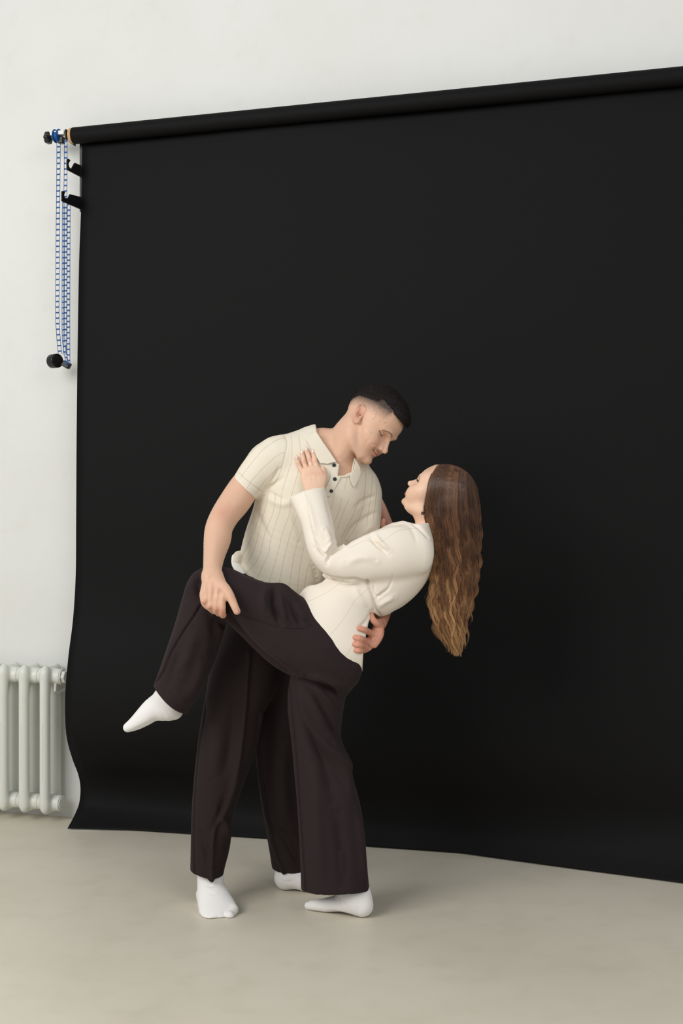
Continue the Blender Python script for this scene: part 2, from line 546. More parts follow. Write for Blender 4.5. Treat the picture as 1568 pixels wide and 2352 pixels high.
VW = np.array([0, 1.0, 0])
def pair(lx, ly, rx, ry, Y, b):
    """station from its two outline points in the picture, its depth and its half thickness"""
    l = px(lx, ly, Y); r = px(rx, ry, Y); return [(l+r)/2, nrm(r-l), np.linalg.norm(r-l)/2, VW, b]
def pairs(*st, res=4): return Tube([pair(*s) for s in st], res)
def rod(*st, res=3):
    """round limb: (x, y, Y, radius in m)"""
    S = []
    P = [px(*s[:3]) for s in st]
    for i, s in enumerate(st):
        t = nrm(P[min(i+1, len(P)-1)]-P[max(i-1, 0)]); n = np.cross(t, VW)
        if np.linalg.norm(n) < .1: n = np.array([1.0, 0, 0])
        S.append([P[i], nrm(n), s[3], VW, s[3]])
    return Tube(S, res)
def rodw(*st, res=3):
    S = []
    P = [np.array(s[0], float) for s in st]
    for i, s in enumerate(st):
        t = nrm(P[min(i+1, len(P)-1)]-P[max(i-1, 0)]); n = np.cross(t, VW)
        if np.linalg.norm(n) < .1: n = np.cross(t, np.array([0, 0, 1.0]))
        S.append([P[i], nrm(n), s[1], VW, s[1]])
    return Tube(S, res)

def linefield(V, F, lines):
    """signed picture distance to the nearest traced seam and a mask close to it: crisp stitched lines for the cloth shader"""
    x, y = PXY(V); best = np.full(len(V), 1e9); sd = np.full(len(V), 30.); N = vnormals(V, F)
    for pts in lines:
        P = np.array([tuple(p) for p in catmull(pts, 4)] if len(pts) > 2 else pts)
        sel = np.nonzero((x > P[:, 0].min()-12) & (x < P[:, 0].max()+12) & (y > P[:, 1].min()-12) & (y < P[:, 1].max()+12))[0]
        for i in range(len(P)-1):
            x0, y0 = P[i]; dx, dy = P[i+1]-P[i]; L = dx*dx+dy*dy+1e-9
            ux, uy = x[sel]-x0, y[sel]-y0; t = np.clip((ux*dx+uy*dy)/L, 0, 1)
            d = np.hypot(ux-t*dx, uy-t*dy); c = (ux*dy-uy*dx)/math.sqrt(L)
            k = d < best[sel]; kk = sel[k]; best[kk] = d[k]; sd[kk] = np.where(c[k] < 0, -d[k], d[k])
    return {'lsd': np.clip(sd, -20, 20), 'lmask': np.clip(1.6-best/5, 0, 1)*(N[:, 1] < .25)}
# ------------------------------------------------------------------ wall bracket with hooks
UH = UE-.012
def plane_pt(u, x, y):
    lo, hi = -.3, .8
    for _ in range(40):
        m = (lo+hi)/2
        if proj(W(u, 0, m))[0] > x: lo = m
        else: hi = m
    return lo, CAMH-(y-CY)/F0*W(u, 0, lo)[1]
br = empty('wall_bracket', tuple(W(UH, 1.9, 0)), label='black wall bracket with open hooks beside the left end of the paper roll', cat='bracket')
b = MB()
z0 = plane_pt(UH, 188, 488)[1]; z1 = plane_pt(UH, 188, 318)[1]
b.box(W(UH+.012, (z0+z1)/2, .033), (T, NR, UP), (.016, .033, (z1-z0)/2))
b.build('mounting_plate', M['blackmetal'], br, bevel=.002)
hookA = [(190, 382), (171, 374), (163, 388), (159, 385), (157, 380), (157, 375), (161, 368), (155, 364), (153, 368), (153, 390), (190, 409)]
hookB = [(190, 454), (160, 446), (155, 456), (150, 455), (147, 452), (147, 446), (149, 441), (144, 438.5), (141, 440), (141, 462), (190, 483)]
hookC = [(200, 300), (178, 300), (176, 318), (172, 315), (171, 305), (170, 298), (165, 295), (164, 300), (164.5, 318), (190, 336), (200, 338)]
for hk in (hookA, hookB, hookC):
    pl = []
    for (x, y) in hk:
        off, z = plane_pt(UH, min(x, 189.5) if hk is not hookC else x, y); pl.append((off, z))
    pl = [(max(o, .055) if x > 186 else o, z) for (o, z), (x, y) in zip(pl, hk)]
    b = MB(); b.prism(pl, NR, UP, T, W(UH-(.002 if hk is not hookC else .031), 0, 0), .004)
    b.build('hook', M['blackmetal'], br)

# the roll's chain drive
def U1(x): return wall_u(x, .1)
zr = ztop
dr = empty('chain_drive', tuple(W(U1(140), zr, .1)), label='white and blue chain drive with black knob at the roll end', cat='roller drive')
b = MB(); zc = zr+.009
b.box(W((U1(124)+U1(156))/2, zc, .118), (T, NR, UP), ((U1(156)-U1(124))/2, .016, .008))
b.prism([(U1(148), zc+.008), (U1(158), zc+.007), (U1(166), zc-.02), (U1(163), zc-.036), (U1(159), zc-.03)], T, UP, NR, W(0, 0, .1), .02)
b.build('bracket_arm', M['whitemetal'], dr, bevel=.002)
b = MB(); b.lathe(W(U1(131), zr+.0, .118), T, [(0, .02), (.002, .027), (.004, .027), (.006, .02), (.018, .02), (.02, .027), (.022, .027), (.024, .02)], 32)
b.build('sprocket', M['blue'], dr, smooth=True)
b = MB(); b.box(W((U1(140)+U1(151))/2, zr-.018, .115), (T, NR, UP), ((U1(151)-U1(140))/2, .012, .014)); b.build('gear_housing', M['blackplastic'], dr, bevel=.003)
b = MB()
kc = W(U1(109), zr-.003, .115)
prf = [(0, .012), (.002, .02), (.006, .0235), (.02, .0235), (.024, .018), (.03, .009), (.048, .005), (.05, .005)]
b.lathe(kc, T, prf, 36)
for vi in range(len(b.v)):
    d_ = np.array(b.v[vi])-kc; t_ = d_@T; rr = d_-T*t_; an = math.atan2(rr[2], rr@NR)
    if t_ < .027: b.v[vi] = tuple(kc+T*t_+rr*(1+.09*math.cos(6*an)))
b.build('knob', M['blackplastic'], dr, smooth=True)

def chain(name, strands, label, off=.12):
    mb = MB()
    for (pts, w) in strands:
        path = []
        for (x, y) in catmull(pts, 4):
            u = wall_u(x, off); Y = W(u, 0, off)[1]; path.append((u, CAMH-(y-CY)/F0*Y))
        path = np.array(path)
        for s in (-1, 1):
            mb.tube([W(u+s*w, z, off) for u, z in path], .0011, 6)
        L = np.concatenate([[0], np.cumsum(np.hypot(np.diff(path[:, 0]), np.diff(path[:, 1])))])
        for d in np.arange(.004, L[-1], .0222):
            u = np.interp(d, L, path[:, 0]); z = np.interp(d, L, path[:, 1])
            mb.box(W(u, z, off), (T, NR, UP), (w, .0018, .0027))
    o = mb.build(name, M['blue'])
    return tag(o, label, 'chain', 'blue ladder chains of the paper roll')
chain('plastic_chain', [([(134.5, 322), (134, 400), (133, 500), (132, 640), (131.5, 720), (133.5, 765), (136.5, 800), (138, 813)], .0078),
                  ([(151, 322), (150.5, 400), (150, 460), (150, 640), (149.5, 740), (149.5, 790), (148, 815)], .0066)],
      'long blue ladder chain hanging from the chain drive to the round weight')
chain('plastic_chain', [([(156, 456), (148, 459), (146, 475), (145.5, 560), (145, 700), (145.5, 770), (148, 800), (155, 838)], .0052),
                  ([(156, 456), (159, 462), (158, 475), (157.5, 560), (157, 700), (157, 800), (157.5, 836)], .0066)],
      'shorter blue ladder chain looped over the lower open hook', off=.14)
wt = empty('chain_weight', tuple(W(U1(139), 1.46, .12)), label='round black weight at the bottom of the long blue chain', cat='weight', group=None)
uu = U1(121); zz = CAMH-(829-CY)/F0*W(uu, 0, .12)[1]
b = MB(); wc = W(uu, zz, .105); b.lathe(wc, T*.9+NR*.42, [(0, .024), (.002, .0285), (.036, .0285), (.038, .027)], 40)
b.build('weight_body', M['blackplastic'], wt, smooth=True)
ax_ = nrm(T*.9+NR*.42); e1 = nrm(np.cross(ax_, UP)); e2 = np.cross(e1, ax_)
for k in range(4):
    an = .7+k*math.pi/2; b = MB(); b.lathe(wc+ax_*.037+(e1*math.cos(an)+e2*math.sin(an))*.021, ax_, [(0, .0018), (.0022, .0014)], 10)
    b.build('screw', M['steel'], wt)
uu = U1(160); zz = CAMH-(838-CY)/F0*W(uu, 0, .12)[1]
b = MB(); b.box(W(uu, zz, .125), (T*.85-UP*.5, NR, UP*.85+T*.5), (.016, .012, .012))
tag(b.build('chain_weight', M['blackplastic'], bevel=.003), 'small square black weight at the bottom of the shorter blue chain', 'weight')

# ------------------------------------------------------------------ cast iron radiator
PITCH = .0957
UL = wall_u(97, .15)
def rw(u, off, z): return np.array([u, off, z])
def section_shape():
    s = Shape()
    def col(off, pts):
        return Tube([[rw(0, off+do, z), np.array([1.0, 0, 0]), a, VW, b_] for (z, a, b_, do) in pts], 3)
    s.add(col(.150, [(.052, .003, .004, -.010), (.064, .010, .012, -.006), (.092, .0205, .02, 0), (.14, .0205, .021, 0), (.35, .0205, .021, 0), (.58, .0205, .021, 0), (.618, .02, .02, -.001), (.636, .012, .012, -.006)]), .01)
    s.add(col(.062, [(.066, .006, .006, .012), (.09, .0205, .02, 0), (.14, .0205, .021, 0), (.58, .0205, .021, 0), (.625, .017, .02, .004)]), .008)
    for z, sg in ((.600, 1), (.088, -1)):
        s.add(Tube([[rw(0, .060, z+.006*sg), np.array([1.0, 0, 0]), .0185, VW, .03], [rw(0, .105, z+.01*sg), np.array([1.0, 0, 0]), .0185, VW, .032], [rw(0, .148, z+.006*sg), np.array([1.0, 0, 0]), .0185, VW, .028]], 3), .012)
        s.add(Tube([[rw(-PITCH/2, .105, z), UP, .031, VW, .031], [rw(0, .105, z), UP, .033, VW, .033], [rw(PITCH/2, .105, z), UP, .031, VW, .031]], 2), .012)
        s.cut(Fn(lambda P: (np.abs(P[:, 0])-PITCH/2).astype(np.float32)), .001)
    # casting seam along the front
    s.add(Tube([[rw(0, .1712, .09), np.array([1.0, 0, 0]), .0012, VW, .0018], [rw(0, .1716, .35), np.array([1.0, 0, 0]), .0012, VW, .0018], [rw(0, .1708, .60), np.array([1.0, 0, 0]), .0012, VW, .0018]], 2), .002)
    return s
V, F = mesh_shape(section_shape(), .0036, smooth=1)
Vw = V@np.array([T, NR, UP])                     # u, off, z -> world directions
Vw = Vw-NR*.02
ZR = -.012
rad = empty('radiator', tuple(W(UL-.3, 0, .1)), label='white cast iron radiator on the wall left of the black paper', cat='radiator')
sec = mesh_obj('section', Vw, F[:, ::-1], M['radiator'], rad)
sec.location = Vector(W(UL, ZR, 0))
for k in range(1, 6):
    c = sec.copy(); C.objects.link(c); c.location = Vector(W(UL-k*PITCH, ZR, 0))
b = MB(); hc = W(UL+PITCH/2-.002, .600+ZR, .085)
b.lathe(hc, T, [(0, .033), (.006, .033), (.007, .030), (.012, .030)], 40)
b.lathe(hc+T*.012, T, [(0, .026), (.014, .026), (.016, .023)], 6)
b.build('end_plug', M['radiator'], rad, bevel=.002)
b = MB(); hc = W(UL+PITCH/2-.004, .088+ZR, .085)
b.lathe(hc, T, [(0, .032), (.006, .032), (.007, .027), (.01, .026)], 40)
b.build('end_plug', M['radiator'], rad, bevel=.001)
b = MB(); hb = W(UL+.031, .575+ZR, .10)
b.tube([hb+UP*.03, hb, hb-UP*.03+NR*.004, hb-UP*.04-NR*.02, W(UL+.035, .545+ZR, .012)], .006, 8)
b.build('wall_hook', M['radiator'], rad, smooth=True)
# ------------------------------------------------------------------ materials of the people
M['skin'] = mat('skin', (1, 1, 1), .5, spec=.4, attr='col', sss=.12, bump=[(260, .08, .0006)])
M['polo'] = mat('cream_knit', srgb(224, 215, 197), .85, sheen=.03, line=(.76, .72, .62), bump=[(900, .25, .0006), (60, .12, .002)])
M['jacket'] = mat('ivory_crepe', srgb(231, 221, 207), .8, sheen=.03, line=(.84, .8, .74), bump=[(700, .25, .0005), (40, .1, .002)])
M['trouserM'] = mat('dark_brown_wool', srgb(36, 26, 26), .85, spec=.22, sheen=.02, line=(.35, .35, .35), bump=[(800, .3, .0006), (30, .15, .003)])
M['trouserW'] = mat('dark_plum_crepe', srgb(40, 29, 31), .85, spec=.22, sheen=.03, line=(.35, .35, .35), bump=[(800, .3, .0006), (30, .15, .003)])
M['sock'] = mat('white_cotton_sock', srgb(228, 225, 222), .9, sheen=.2, bump=[(600, .4, .0008), (40, .3, .003)])
M['hairM'] = mat('black_hair', srgb(24, 18, 16), .65, spec=.22)
M['hairW'] = mat('brown_blond_hair', (1, 1, 1), .42, spec=.45, attr='col')
M['button'] = mat('dark_button', srgb(38, 38, 44), .3)
M['eye'] = mat('eyeball', (1, 1, 1), .15, attr='col')
M['gold'] = mat('gold', srgb(220, 185, 120), .25, metal=1)
M['diamond'] = mat('clear_stone', srgb(235, 235, 235), .08, spec=1)
M['darkfabric'] = mat('black_belt', srgb(28, 22, 22), .5)
M['white_cotton'] = mat('white_cotton', srgb(235, 232, 224), .85)
M['nail'] = mat('polished_nail', srgb(236, 205, 195), .2, coat=.5)
M['nailM'] = mat('bare_nail', srgb(214, 160, 142), .3)

SKIN_M = np.array(srgb(213, 172, 146)); SKIN_W = np.array(srgb(226, 188, 162))
RED = np.array(srgb(196, 120, 100)); LIP = np.array(srgb(176, 96, 88))

class Head:
    """frame of a head: origin between the ear canals, F forward, L towards the ear on our side, U up; local mm"""
    def __init__(s, ox, oy, Y, uimg, theta, roll, sc):
        s.O = px(ox, oy, Y); u = nrm([uimg[0], 0, -uimg[1]]); f0 = -nrm(np.cross(u, [0, 1, 0])*np.sign(uimg[2]))
        l0 = np.array([0, -1.0, 0])
        th = math.radians(theta); ro = math.radians(roll)
        f = f0*math.cos(th)+l0*math.sin(th); l = l0*math.cos(th)-f0*math.sin(th)
        u2 = u*math.cos(ro)+l*math.sin(ro); l2 = l*math.cos(ro)-u*math.sin(ro)
        s.F, s.L, s.U, s.s = f, l2, u2, sc/1e6
    def w(s, f, l, u): return s.O+s.s*(s.F*f+s.L*l+s.U*u)
    def loc(s, P): return np.stack([(P-s.O)@s.F, (P-s.O)@s.L, (P-s.O)@s.U], 1)/s.s
    def ell(s, f, l, u, rf, rl, ru, tilt=0, yaw=0):
        ct, st = math.cos(math.radians(tilt)), math.sin(math.radians(tilt))
        F = s.F*ct+s.U*st; U = s.U*ct-s.F*st; L = s.L
        if yaw:
            cy, sy = math.cos(math.radians(yaw)), math.sin(math.radians(yaw)); F, L = F*cy+L*sy, L*cy-F*sy
        return Ell(s.w(f, l, u), [F, L, U], np.array([rf, rl, ru])*s.s)
    def rod(s, *st, res=3): return rodw(*[(s.w(*p[:3]), p[3]*s.s) for p in st], res=res)
    def face(s, U, FR, WD, BK, e=2.3):
        U, FR, WD, BK = [np.array(x, float)[::-1] if U[0] > U[-1] else np.array(x, float) for x in (U, FR, WD, BK)]
        uu = np.linspace(U[0], U[-1], 60)
        def sm(y):
            v = np.interp(uu, U, y); k = np.array([1, 2, 3, 2, 1])/9.; return np.convolve(np.pad(v, 2, 'edge'), k, 'valid')
        fr, wd, bk = sm(FR), sm(WD), sm(BK)
        def f(P):
            q = s.loc(P.astype(np.float64)); u = q[:, 2]; uc = np.clip(u, U[0], U[-1])
            a1, w1, b1 = np.interp(uc, uu, fr), np.interp(uc, uu, wd), np.interp(uc, uu, bk)
            c = (a1+b1)/2; a = np.maximum((a1-b1)/2, 3); w1 = np.maximum(w1, 3)
            X = np.abs(q[:, 0]-c)/a; Yv = np.abs(q[:, 1])/w1
            k = (X**e+Yv**e+1e-9)**(1/e)
            # distance estimate: along the ray from the centre
            R = np.hypot(q[:, 0]-c, q[:, 1])+1e-6
            d = R*(1-1/np.maximum(k, 1e-3)); d = np.where(k < .05, -np.minimum(a, w1), d)
            d = d*.9
            du = np.abs(u-uc); return (np.where(du > 0, np.sqrt(np.maximum(d, 0)**2+du**2)+np.minimum(d, 0)*0, d)*s.s).astype(np.float32)
        return Fn(f, s.w(40, 0, (U[0]+U[-1])/2), .17)

def head_shape(S, H, P):
    """adds a whole head to shape S"""
    sk = P['skull']; S.add(H.ell(*sk), .01)
    S.add(H.face(*P['face']), .02)
    cb = P['cheekbone']; ck = P['cheek']
    for sg in (1, -1):
        S.add(H.ell(cb[0], cb[1]*sg, cb[2], 23, 16, 13, yaw=-25*sg), .022)
        S.add(H.rod(*[(f, l*sg, u, r) for f, l, u, r in P['jaw']]), .022)
        S.add(H.ell(ck[0], ck[1]*sg, ck[2], 17, 15, 18), .022)
    bf, bu = P['brow']; ef, el, eu = P['eye']
    for sg in (1, -1):
        S.add(H.rod((bf-4, 8*sg, bu-3, 7), (bf-P.get('bd', 9), 26*sg, bu+1, 7), (bf-24, 46*sg, bu-1, 6)), .012)
        S.sub(H.ell(ef+22, el*sg-1*sg, eu-1, 15, 18, 10.5, yaw=-16*sg), .012)
        S.add(H.ell(ef, el*sg, eu, 13.6, 14.2, 12.6), .004)      # lids over the eyeball
        S.sub(H.ell(ef+12.2, el*sg, eu+P['slit'][0], 5, 12, P['slit'][1], tilt=P['slit'][2], yaw=-18*sg), .0015)
    n = P['nose']
    S.add(H.rod((n[0][0], 0, n[0][1], 6.5), (n[1][0], 0, n[1][1], 6.5), (n[2][0]-1, 0, n[2][1]+2, 8)), .009)
    S.add(H.ell(n[2][0], 0, n[2][1], 9.2, 9, 8.6), .006)
    S.add(H.rod((n[1][0]-11, 7, n[1][1]-6, 8), (n[2][0]-12, 9, n[2][1]-1, 8)), .008)
    S.add(H.rod((n[1][0]-11, -7, n[1][1]-6, 8), (n[2][0]-12, -9, n[2][1]-1, 8)), .008)
    for sg in (1, -1):
        S.add(H.ell(n[2][0]-12, 12.5*sg, n[2][1]-2.5, 9.5, 5.8, 7, tilt=15), .004)
        S.sub(H.ell(n[2][0]-8, 6.2*sg, n[2][1]-9.5, 6.5, 3.2, 3.6, tilt=-10), .002)
    m = P['mouth']; lt, lb = P['lips']  # (f, l, u) from centre to corner, for the line between the lips
    def mir(pts): return [(f, -l, u) for f, l, u in pts[::-1]][:-1]+list(pts)
    up = mir([(f+.3, l, u+lt*.55-abs(l)*.05) for f, l, u in m]); lo = mir([(f+.2, l, u-lb*.55+abs(l)*.10) for f, l, u in m])
    ru = [lt*(1-.75*abs(l)/(m[-1][1]+3)) for f, l, u in up]; rl = [lb*(1-.78*abs(l)/(m[-1][1]+3)) for f, l, u in lo]
    S.add(H.rod(*[(f-r*.55, l, u, r) for (f, l, u), r in zip(up, ru)]), .003)
    S.add(H.rod(*[(f-r*.55, l, u, r) for (f, l, u), r in zip(lo, rl)]), .003)
    S.sub(H.rod(*[(f+3.0, l, u, 1.1) for f, l, u in mir(m)]), .002)
    S.add(H.ell(*P['chin']), .010)
    return S

def ear(S, H, f, l, u, sc, lean, sg=1, out=20):
    """outer ear: dished shell with a rolled rim"""
    A = math.radians(lean); fx, ux = math.cos(A), math.sin(A)
    def q(a, b_, c): # a forward in the ear plane, b up along the ear, c outward
        o = math.radians(out); a2 = a*math.cos(o); l2 = c-a*math.sin(o)
        return (f+(a2*fx-b_*ux), sg*(l+l2), u+(a2*ux+b_*fx))
    pl = [(9, -4), (11, 8), (14, 20), (10, 29), (0, 33), (-10, 29), (-15, 17), (-15, 2), (-11, -12), (-5, -23), (2, -28), (6, -22)]
    S.add(H.rod(*[(*q(a*sc, b_*sc, 5), 3.0*sc) for a, b_ in pl[2:]], res=4), .002)
    S.add(H.rod((*q(-7*sc, 22*sc, 4), 2.4*sc), (*q(-9*sc, 8*sc, 4.5), 2.8*sc), (*q(-6*sc, -8*sc, 5), 3*sc), (*q(1*sc, -14*sc, 4), 3*sc)), .003)
    S.add(H.rod((*q(-1*sc, -22*sc, 4), 4.6*sc), (*q(1*sc, -19*sc, 3), 4.5*sc)), .003)
    for (a, b_) in ((0, 22), (-7, 12), (-5, -2), (-2, -14), (5, 14)):
        p = q(a*sc, b_*sc, 0); S.add(H.ell(*p, 11*sc, 4.5, 12*sc), .003)
    p = q(1*sc, 0*sc, 7); S.sub(H.ell(*p, 7*sc, 8, 11*sc, tilt=lean), .003)
    p = q(2*sc, 18*sc, 7); S.sub(H.ell(*p, 7*sc, 5.5, 7*sc, tilt=lean), .003)
    p = q(9*sc, -3*sc, 2); S.add(H.ell(*p, 3.5*sc, 4, 6*sc), .003)

def finger(S, P, k=.004, dip=.9):
    """P: (x, y, Y, radius) along the finger; adds slight knuckles"""
    S.add(rod(*P), k)

# ================================================================== MAN
MO = px(560, 2060, 4.08); MO[2] = 0
man = empty('person', tuple(MO), label='man in cream short-sleeved polo and dark trousers leaning over the woman he dips', cat='person')
HM = Head(840, 978, 4.05, (.67, -.74, 1), 25, 0, 1000)

# torso used for both the polo and the skin below it
def man_torso(g=0.0):
    S = Shape()
    S.add(pairs((560, 1400, 722, 1440, 4.15, .095), (549, 1330, 745, 1378, 4.14, .10), (549, 1285, 760, 1340, 4.13, .105), (560, 1232, 782, 1290, 4.12, .11),
                (580, 1170, 812, 1235, 4.11, .118), (596, 1110, 838, 1172, 4.10, .118), (628, 1052, 850, 1118, 4.10, .105), (668, 1010, 832, 1070, 4.10, .085), (700, 996, 815, 1040, 4.10, .06)).grow(g), .02)
    S.add(rod((715, 1045, 4.09, .07), (655, 1045, 4.075, .066), (617, 1062, 4.065, .062)).grow(g), .035)      # near shoulder
    S.add(rod((790, 1088, 4.11, .065), (835, 1130, 4.13, .052)).grow(g), .03)
    return S
sleeveR = pairs((618, 1007, 655, 1092, 4.068, .060), (590, 1026, 640, 1110, 4.062, .060), (566, 1055, 613, 1128, 4.052, .059), (546, 1083, 596, 1141, 4.045, .058), (527, 1107, 578, 1156, 4.035, .058))
sleeveL = pairs((800, 1115, 868, 1110, 4.13, .055), (806, 1165, 876, 1150, 4.13, .055), (800, 1205, 873, 1195, 4.12, .055), (802, 1240, 868, 1225, 4.11, .054), (806, 1265, 866, 1255, 4.10, .052))
def near_hem(P):
    x, y = PXY(P)
    return (((x-534)*(-(1148-1094.5))+(y-1094.5)*(587.5-534))/math.hypot(53.5, 53.5)*P[:, 1]/F0).astype(np.float32)
slv = Shape().add(sleeveR, 0).sub(Fn(lambda P: np.maximum(sleeveR.grow(-.006).ev(P), -near_hem(P)-.035)), .001).cut(Fn(near_hem), .002)
polo = Shape(); polo.add(man_torso(), .02); polo.add(slv, .018); polo.add(sleeveL, .025)
polo.add(rod((548, 1278, 4.10, .018), (541, 1290, 4.09, .012)), .01)
polo.sub(outline([(728, 994), (722, 955), (800, 940), (850, 1000), (830, 1046), (812, 1052), (806, 1086), (790, 1094), (775, 1096), (779, 1066), (772, 1062), (748, 1030)]), .004)
class Both:
    def __init__(s, *a): s.a = a
    def ev(s, P):
        d = s.a[0].ev(P)
        for b_ in s.a[1:]: d = smin(d, b_.ev(P), .01)
        return d
man_core = Shape().add(man_torso(), .02).add(rod((745, 1010, 4.10, .066), (800, 1060, 4.09, .066), (830, 1040, 4.09, .05)), .02)
poloY = lambda x_, y_: surf_y(man_core, x_, y_)
Yh = poloY
# ---- jacket
J = Shape()
J.add(pairs((672, 1382, 850, 1560, 3.945, .125), (702, 1345, 846, 1478, 3.945, .118), (738, 1325, 850, 1425, 3.945, .105), (775, 1300, 882, 1408, 3.945, .10), (812, 1262, 930, 1388, 3.95, .105), (848, 1232, 968, 1350, 3.955, .11),
            (885, 1212, 992, 1292, 3.955, .11), (915, 1200, 992, 1240, 3.955, .10), (940, 1196, 985, 1212, 3.955, .07), res=8), .02)
uarm = pairs((952, 1212, 968, 1318, 3.875, .05), (905, 1208, 915, 1330, 3.865, .060), (868, 1218, 868, 1336, 3.86, .060), (830, 1236, 822, 1338, 3.855, .056), (797, 1254, 780, 1334, 3.85, .052), (772, 1262, 738, 1312, 3.85, .048), (768, 1238, 710, 1276, 3.855, .046),
             (762, 1190, 697, 1225, 3.87, .045), (755, 1158, 682, 1186, 3.89, .046), (746, 1119, 663, 1143, Yh(715, 1125)-.055, .046), (738, 1090, 655, 1112, Yh(715, 1125)-.05, .046), res=10)
J.add(uarm, .014)
# far sleeve
J.add(rod((925, 1240, 4.03, .055), (905, 1245, 4.08, .045), (893, 1232, 4.12, .04)), .02)
Jout = [(663, 1142), (700, 1126), (725, 1120), (746, 1119), (755, 1140), (760, 1165), (766, 1195), (772, 1220), (774, 1240), (788, 1246), (794, 1254), (808, 1243), (830, 1232), (870, 1214), (900, 1201), (925, 1196), (945, 1201), (955, 1203), (985, 1202),
        (996, 1240), (998, 1275), (992, 1310), (978, 1345), (955, 1375), (925, 1396), (905, 1404), (890, 1417), (872, 1418), (858, 1408), (852, 1416), (846, 1430), (840, 1460), (834, 1500), (832, 1543), (815, 1538), (790, 1520), (765, 1500), (748, 1480), (728, 1447), (708, 1416), (690, 1395), (664, 1371),
        (675, 1364), (690, 1354), (705, 1346), (722, 1344), (738, 1338), (751, 1330), (733, 1316), (715, 1290), (704, 1262), (698, 1238), (690, 1200)]
J.cut(outline(Jout), .006)
J.sub(Shape().add(uarm.grow(-.004), 0).cut(half(770, 1160, 640, 1160), .0), .002) if False else None
def cuffhole(P):
    x, y = PXY(P); return np.maximum(uarm.grow(-.0065).ev(P), ((y-1165)*P[:, 1]/F0)).astype(np.float32)
J.sub(Fn(cuffhole, px(708, 1140, 3.93), .12), .002)
J.sub(Fn(lambda P: np.maximum(pairs((672, 1382, 850, 1560, 3.945, .117), (702, 1345, 846, 1478, 3.945, .110), (735, 1335, 846, 1430, 3.945, .09)).ev(P)-0.0+.005, (((1.0*(PXY(P)[0]-664)*-(1543-1371)+(PXY(P)[1]-1371)*(832-664))/-240.+0)-28)*P[:, 1]/F0).astype(np.float32), px(762, 1450, 3.945), .2), .003)
if False: J.sub(Fn(lambda P: np.maximum(np.maximum(np.abs((P[:, 1]-3.945))-.11, 0), 0)*0+Shape().add(pairs((672, 1382, 850, 1560, 3.945, .119), (702, 1345, 846, 1478, 3.945, .111), (730, 1340, 846, 1440, 3.945, .095))).ev(P)+.004, px(762, 1450, 3.945), .2), .003)
JY = lambda x_, y_: surf_y(J, x_, y_)
# ---- body
man_body = Shape()
man_body.add(man_torso(-.014), .02)
armR = pairs((600, 1030, 650, 1105, 4.06, .052), (566, 1062, 612, 1122, 4.05, .052), (537, 1094, 586, 1146, 4.04, .052), (513, 1128, 566, 1176, 4.02, .05), (489, 1166, 545, 1200, 3.99, .047),
             (474, 1200, 532, 1224, 3.965, .046), (468, 1235, 530, 1242, 3.94, .043), (467, 1275, 516, 1278, 3.885, .036), (466, 1308, 509, 1308, 3.83, .027), (463, 1326, 510, 1326, 3.805, .024))
man_body.add(armR, .015)
hY = 3.835
man_body.add(pairs((463.5, 1318, 510, 1318, 3.812, .023), (463, 1338, 518, 1338, 3.795, .021), (459, 1362, 523, 1360, 3.780, .020), (461, 1380, 521, 1380, 3.778, .018), (471, 1390, 518, 1392, 3.785, .013)), .008)
# fingers close under the knee
for P in ([(468, 1365, 3.780, .0115), (470, 1383, 3.778, .0105), (477, 1394, 3.800, .0095), (484, 1396, 3.840, .0085)],
          [(479, 1372, 3.772, .012), (481, 1391, 3.772, .0115), (489, 1402, 3.798, .0105), (494, 1404, 3.840, .009)],
          [(494, 1374, 3.768, .0125), (495, 1396, 3.768, .012), (501, 1407, 3.795, .011), (505, 1408, 3.840, .0095)],
          [(509, 1372, 3.765, .0125), (509, 1396, 3.762, .0118), (511, 1411, 3.778, .0108), (513, 1413, 3.820, .0095)]):
    finger(man_body, P, .005)
for (x, y) in ((470, 1381), (482, 1391), (496, 1395), (510, 1394)): man_body.add(Ell(px(x, y, 3.763), np.eye(3), (.009, .008, .008)), .006)
man_body.add(rod((500, 1338, 3.790, .018), (516, 1352, 3.772, .0165), (529, 1371, 3.760, .0135), (538, 1391, 3.753, .0115), (544, 1404, 3.752, .0108)), .01)
# far arm: behind her back, hand round her waist
man_body.add(rod((838, 1150, 4.13, .036), (840, 1215, 4.13, .036), (868, 1290, 4.12, .040), (882, 1360, 4.10, .034), (880, 1405, 4.03, .025), (872, 1432, 3.95, .021)), .015)
man_body.add(Tube([[px(871, 1434, 3.925), nrm([1, 0, .3]), .014, VW, .020], [px(865, 1456, 3.895), nrm([1, 0, .4]), .023, VW, .016], [px(853, 1478, 3.885), nrm([1, 0, .8]), .021, VW, .013]], 4), .01)
def jt(x_, y_, r, sink=0):
    Y = JY(x_, y_); Y = min(Y if Y else 3.90, 3.90)
    return (x_, y_, Y-r*.6+sink, r)
for P in ([(873, 1438, 3.905, .0118), (864, 1431, 3.885, .0108), (856, 1423, 3.880, .0100), (851.5, 1411, 3.885, .0090)],       # thumb
          [(864, 1457, 3.885, .0108), jt(850, 1453, .0100, -.01), jt(838, 1447, .0092), jt(825, 1443, .0086, .001)],
          [(858, 1469, 3.88, .0110), jt(844, 1473, .0100, -.008), jt(829, 1467.5, .0100), jt(815, 1464, .0090, .005)],
          [(852, 1480, 3.88, .0106), jt(839, 1485, .0096, -.006), jt(827, 1482, .0097), jt(814, 1479.5, .0088, .005)],
          [(847, 1488, 3.885, .0096), jt(836, 1494, .0088, -.004), jt(827, 1495, .0088), jt(816, 1493.5, .0080, .005)]):
    finger(man_body, P, .003)
